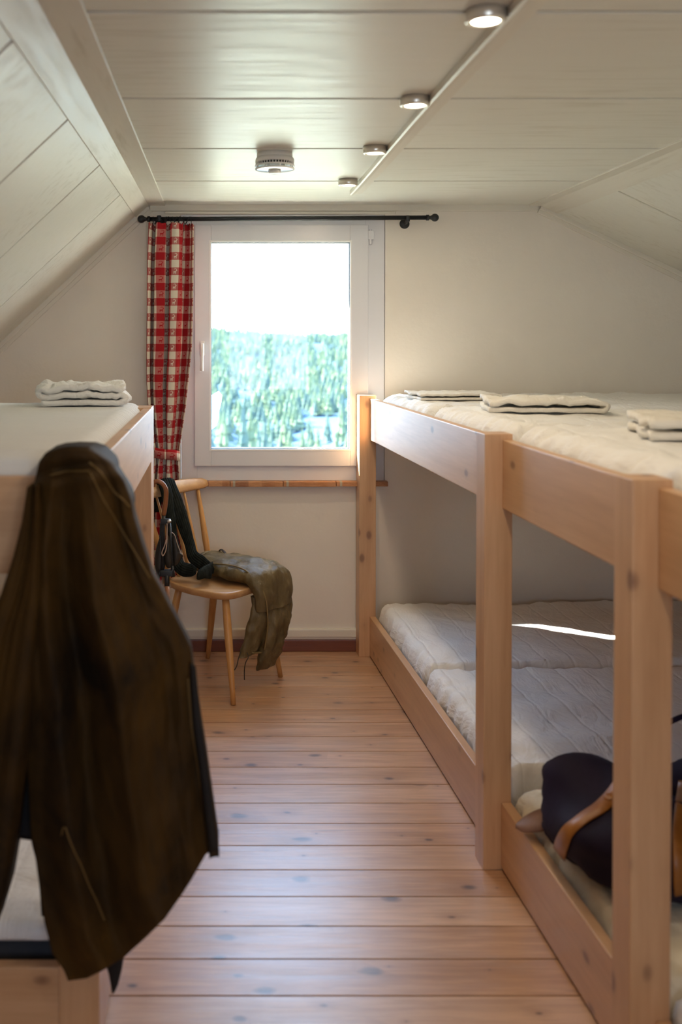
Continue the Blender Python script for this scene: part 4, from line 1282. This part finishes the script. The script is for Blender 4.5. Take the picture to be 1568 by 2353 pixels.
panel(b, [(436, 1520), (450, 1530)], [(482, 1956), (504, 1952)], [(436, 1520), (444, 1660), (458, 1760), (482, 1956)], [(450, 1530), (462, 1650), (476, 1745), (490, 1845), (504, 1952)], lambda u, v: 1.885, lambda u, v: 1.90, 8, 40, 0.006)
part('placket_band', b, M_WAXIN, jk, True, True)
b = seam_on(TJ, [(141, 1920), (144, 1903), (150, 1900), (158, 1925), (170, 1955), (185, 1985), (205, 2035), (222, 2070), (240, 2115)], 0.0014, 50)
part('pocket_edge', b, M_WAXEDGE, jb, True, True)

# ------------------------------------------------------------------ duffel bag
BC = Vector((1.150, 2.355, 0.316)); BR = Matrix.Rotation(radians(14), 3, 'Z')
def bagpt(a, e, off=0.0):
    """direction (azimuth a, elevation e) -> point on the bag's skin"""
    d = Vector((cos(e) * cos(a), cos(e) * sin(a), sin(e)))
    h = Vector((0.345, 0.205, 0.098)); p = 3.6
    r = (abs(d.x / h.x) ** p + abs(d.y / h.y) ** p + abs(d.z / h.z) ** p) ** (-1 / p)
    q = d * r
    k = 0.030 * nz(q.x * 5 + 2, q.y * 6, q.z * 7 + 4) + 0.014 * nz(q.x * 13, q.y * 13 + 5, q.z * 13)
    ff = 0.5 + 0.5 * math.tanh(q.z * 25)
    k += ff * 0.022 * sin(17 * q.x + 12 * q.y + 30 * q.z + 1.2) + 0.016 * math.exp(-((q.x + 0.22 + 0.8 * q.z) / 0.035) ** 2)
    k -= 0.030 * math.exp(-((q.x + 0.30 - 1.3 * (q.z + 0.02) + 0.4 * (q.y - 0.1)) / 0.030) ** 2) * (1 if q.y > -0.05 else math.exp(-((q.y + 0.05) / 0.05) ** 2))
    k += 0.045 * (0.35 - abs(nz(q.x * 6 + 7, q.y * 7, q.z * 6))) * (0.4 + 0.6 * ff)
    peak = math.exp(-((q.x + 0.20) ** 2 + (q.y - 0.13) ** 2) / 0.008)
    dn = d if d.z > -0.2 else Vector((d.x, d.y, 0))
    q = q + Vector((d.x * 0.6, d.y * 0.6, d.z)) * k * 1.2 + dn * off
    q.z += 0.045 * peak * ff - 0.028 * ff * math.exp(-((q.x - 0.05) ** 2) / 0.02)
    q.z = max(q.z, -0.098)
    return BC + BR @ q
bg_ = thing('duffel_bag', 'navy canvas duffel bag with tan leather straps on the lower right mattress', 'bag', (BC.x, BC.y, 0.217))
b = bmesh.new(); rows = []
for j in range(1, 60):
    e = -pi / 2 + pi * j / 60
    e = e if abs(e) > 1e-6 else 1e-6
    rows.append([bagpt(2 * pi * i / 96, math.atan(tan(e) * 0.35) if abs(e) < 1.5 else e) for i in range(96)])
rings(b, rows)
bag_body = part('body', b, M_NAVY, bg_, True, True)
def strap(dirs, w, th=0.004, n=50):
    """leather band lying on the bag along a list of (azimuth, elevation) degrees"""
    b = bmesh.new(); rows = []
    pth = smooth_path(dirs, n)
    P0 = [bagpt(radians(a), radians(e), 0.003) for a, e in pth]
    for i in range(n):
        t = (P0[min(i + 1, n - 1)] - P0[max(i - 1, 0)]).normalized()
        nn = (P0[i] - BC).normalized(); s = t.cross(nn).normalized(); nn = s.cross(t).normalized()
        rows.append([P0[i] - s * w / 2, P0[i] - s * w / 2 * 0.9 + nn * th * 1.6, P0[i] + nn * th * 2.2, P0[i] + s * w / 2 * 0.9 + nn * th * 1.6, P0[i] + s * w / 2, P0[i] - nn * th])
    rings(b, rows); return b
TB = bvh_of(bag_body)
def strap_on(pts, w, th=0.0035, n=44):
    P0, N0 = [], []; org = Vector((0, 0, CAMZ))
    for i in range(n):
        p = poly_at(pts, i / (n - 1)); q = at(p[0], p[1], 2.2)
        h = TB.ray_cast(org, (q - org).normalized(), 8.0)
        if h[0] is None: continue
        P0.append(h[0]); N0.append(h[1] if h[1].dot(org - h[0]) > 0 else -h[1])
    for _ in range(6):
        P0 = [P0[0]] + [(a + b * 2 + c) / 4 for a, b, c in zip(P0, P0[1:], P0[2:])] + [P0[-1]]
        N0 = [N0[0]] + [(a + b * 2 + c).normalized() for a, b, c in zip(N0, N0[1:], N0[2:])] + [N0[-1]]
    b = bmesh.new(); rows = []; m = len(P0)
    for i in range(m):
        t = (P0[min(i + 1, m - 1)] - P0[max(i - 1, 0)]).normalized(); nn = N0[i]; s = t.cross(nn).normalized()
        c = P0[i] + nn * 0.004
        rows.append([c - s * w / 2, c - s * w * 0.46 + nn * th, c + nn * th * 1.3, c + s * w * 0.46 + nn * th, c + s * w / 2, c - nn * 0.012])
    rings(b, rows); return b, P0, N0
b, SP, SN = strap_on([(1302, 2008), (1291, 1985), (1289, 1950), (1308, 1912), (1345, 1882), (1385, 1858), (1415, 1825), (1440, 1790), (1470, 1772)], 0.040)
st_ = part('strap', b, M_TAN, bg_, True, True)
b, _p, _n = strap_on([(1580, 1800), (1572, 1860), (1566, 1920), (1562, 1980), (1566, 2050)], 0.040)
part('strap', b, M_TAN, bg_, True, True)
b = lathe(bmesh.new(), [(0.001, 0.004), (0.010, 0.004), (0.013, 0.002), (0.013, -0.002)], (0, 0, 0), 20)
kk = int(len(SP) * 0.66); p = SP[kk] + SN[kk] * 0.008; nn = SN[kk]
bmesh.ops.transform(b, matrix=Matrix.Translation(p) @ nn.to_track_quat('Z', 'Y').to_matrix().to_4x4(), verts=b.verts[:])
part('rivet', b, M_TAN, st_, True, True)
b = bmesh.new()
soft_loft(b, [(V((0.775, 2.545, 0.212)), V((0.3, 1, 0)).normalized() * 0.006, up * 0.006), (V((0.80, 2.53, 0.225)), V((0.3, 1, 0.2)).normalized() * 0.030, up * 0.012),
              (V((0.85, 2.51, 0.25)), V((0.3, 1, 0.2)).normalized() * 0.040, up * 0.016), (V((0.90, 2.50, 0.27)), V((0.3, 1, 0.2)).normalized() * 0.036, up * 0.016)], 24, 16, 0.003, 20, 3)
part('end_tab', b, M_TAB, bg_, True, True)['label'] = 'worn pinkish tan leather corner'
b = bmesh.new()
tube(b, smooth_path([tuple(BC + V(q)) for q in ((-0.05, 0.20, 0.06), (0.02, 0.24, 0.13), (0.14, 0.25, 0.17), (0.26, 0.22, 0.13), (0.30, 0.18, 0.05))], 30), 0.009, 10, 0.5)
part('carry_handle', b, M_NAVY, bg_, True, True)

# ------------------------------------------------------------------ outside: wooded hillside
def ground(x, y):
    t = min(1.0, max(0.0, (y - 380) / 1050.0))
    base = -62 + 66 * t ** 0.85
    r = base + 9 * nz(x / 160.0, y / 170.0, 1) + 4 * nz(x / 60.0, y / 60.0, 4)
    gully = -16 * math.exp(-((x - (20 + (y - 620) * -0.20)) / 26.0) ** 2) * (1 - t)
    return r + gully - 0.022 * (x - 40) * t
m = Mat('hazed_forest_floor', 0.9, 0.1, (0.040, 0.075, 0.105)); M_GROUND = m.m  # bluish tone: distance haze put into the ground colour
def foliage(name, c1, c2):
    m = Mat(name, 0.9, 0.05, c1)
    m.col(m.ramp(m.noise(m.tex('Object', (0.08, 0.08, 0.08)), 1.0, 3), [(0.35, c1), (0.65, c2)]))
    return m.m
M_TREE = foliage('hazed_needles', (0.066, 0.110, 0.105), (0.105, 0.150, 0.105))  # greens paled and blued, haze is painted into the needles
M_TREE2 = foliage('hazed_light_needles', (0.100, 0.145, 0.092), (0.130, 0.168, 0.095))  # paled as well, for the same painted haze
bm = bmesh.new(); nxg, nyg = 60, 60; gv = []
for j in range(nyg + 1):
    y = 330 + (1700 - 330) * j / nyg; row = []
    for i in range(nxg + 1):
        x = -420 + 1100 * i / nxg
        row.append(bm.verts.new((x, y, ground(x, y) if y < 1450 else ground(x, 1450) - (y - 1450) * 0.2)))
    gv.append(row)
for a, b_ in zip(gv[:-1], gv[1:]):
    for i in range(nxg): bm.faces.new((a[i], a[i + 1], b_[i + 1], b_[i]))
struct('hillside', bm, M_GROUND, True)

bm = bmesh.new(); gv = []
for j in range(13):
    y = 6.0 + (332 - 6.0) * (j / 12) ** 1.5; row = []
    for i in range(21):
        x = -120 + 300 * i / 20
        z = -4.0 + (ground(x, 332) + 4.0) * (y - 6) / 326 - 6 * sin(pi * min(1, (y - 6) / 326)) + (0.6 * nz(x / 30, y / 30, 2) if 0 < j < 12 else 0)
        row.append(bm.verts.new((x, y, z)))
    gv.append(row)
for a, b_ in zip(gv[:-1], gv[1:]):
    for i in range(20): bm.faces.new((a[i], a[i + 1], b_[i + 1], b_[i]))
mg = Mat('meadow_grass', 0.9, 0.1); mg.col(mg.ramp(mg.noise(mg.tex('Object', (0.15, 0.15, 0.15)), 1.0, 4), [(0.35, (0.24, 0.25, 0.18)), (0.65, (0.34, 0.35, 0.27))]))
struct('meadow', bm, mg.m, True)

def tree_geo(verts, faces, x, y, z, h, r, seed):
    rnd = random.Random(seed); seg = 7
    for k in range(4):
        z0 = z + h * (0.06 + 0.21 * k); z1 = z + h * min(1.0, 0.50 + 0.17 * k); rr = r * (1 - 0.23 * k)
        i0 = len(verts); verts.append((x, y, z1))
        for q in range(seg * 2):
            a = pi * q / seg + k
            m_ = rr * (1.0 if q % 2 else 0.68) * rnd.uniform(0.85, 1.15)
            verts.append((x + m_ * cos(a), y + m_ * sin(a), z0 + (0.0 if q % 2 else h * 0.03)))
        for q in range(seg * 2):
            faces.append((i0, i0 + 1 + q, i0 + 1 + (q + 1) % (seg * 2)))
def mesh_from(name, verts, faces, mat):
    me = bpy.data.meshes.new(name); me.from_pydata(verts, [], faces); me.materials.append(mat); return me
# every tree nearest the window is a tree of its own, the mass behind is one body
protos = []
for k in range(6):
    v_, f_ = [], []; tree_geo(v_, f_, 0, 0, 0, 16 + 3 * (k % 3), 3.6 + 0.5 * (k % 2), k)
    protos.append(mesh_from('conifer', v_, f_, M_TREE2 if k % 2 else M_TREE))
cnt = 0; spots = []
for k in range(4000):
    if cnt >= 70: break
    y = random.uniform(440, 560); x = random.uniform(-0.06, 0.17) * y
    if any((x - q[0]) ** 2 + (y - q[1]) ** 2 < 100 for q in spots): continue
    spots.append((x, y))
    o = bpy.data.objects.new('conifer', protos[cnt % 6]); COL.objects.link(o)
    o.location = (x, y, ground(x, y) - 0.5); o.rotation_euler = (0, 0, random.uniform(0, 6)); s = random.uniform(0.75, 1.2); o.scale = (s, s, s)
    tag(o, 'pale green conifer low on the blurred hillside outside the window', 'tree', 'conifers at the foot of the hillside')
    cnt += 1
v_, f_ = [], []; v2, f2 = [], []
for k in range(9500):
    y = 560 + 880 * random.random() ** 0.8; x = random.uniform(-0.22, 0.36) * y
    h = random.uniform(8, 14); z = ground(x, y) - 0.5
    if nz(x / 45.0, y / 60.0, 8) < -0.28: continue
    if random.random() < 0.5: tree_geo(v_, f_, x, y, z, h, h * 0.27, k)
    else: tree_geo(v2, f2, x, y, z, h, h * 0.32, k)
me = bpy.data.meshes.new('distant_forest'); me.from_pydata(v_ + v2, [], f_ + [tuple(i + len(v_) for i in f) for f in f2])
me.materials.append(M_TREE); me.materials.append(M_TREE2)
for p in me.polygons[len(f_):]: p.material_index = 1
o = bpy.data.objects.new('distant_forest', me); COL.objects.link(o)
tag(o, 'haze-tinted conifer forest covering the hillside seen through the window', 'forest', kind='stuff')

# daylight openings: portals let the sky in through the window and the added rear opening
def portal(name, loc, sx, sy, rx):
    l = bpy.data.lights.new(name, 'AREA'); l.shape = 'RECTANGLE'; l.size = sx; l.size_y = sy; l.cycles.is_portal = True
    o = bpy.data.objects.new(name, l); COL.objects.link(o); o.location = loc; o.rotation_euler = (rx, 0, 0)
portal('window_daylight', ((G[0] + G[1]) / 2, YW + 0.09, (G[2] + G[3]) / 2), G[1] - G[0] + 0.02, G[3] - G[2] + 0.02, -pi / 2)
portal('fill_window_daylight', ((BX0 + BX1) / 2, YB - 0.1, (BZ0 + BZ1) / 2), BX1 - BX0, BZ1 - BZ0, pi / 2)
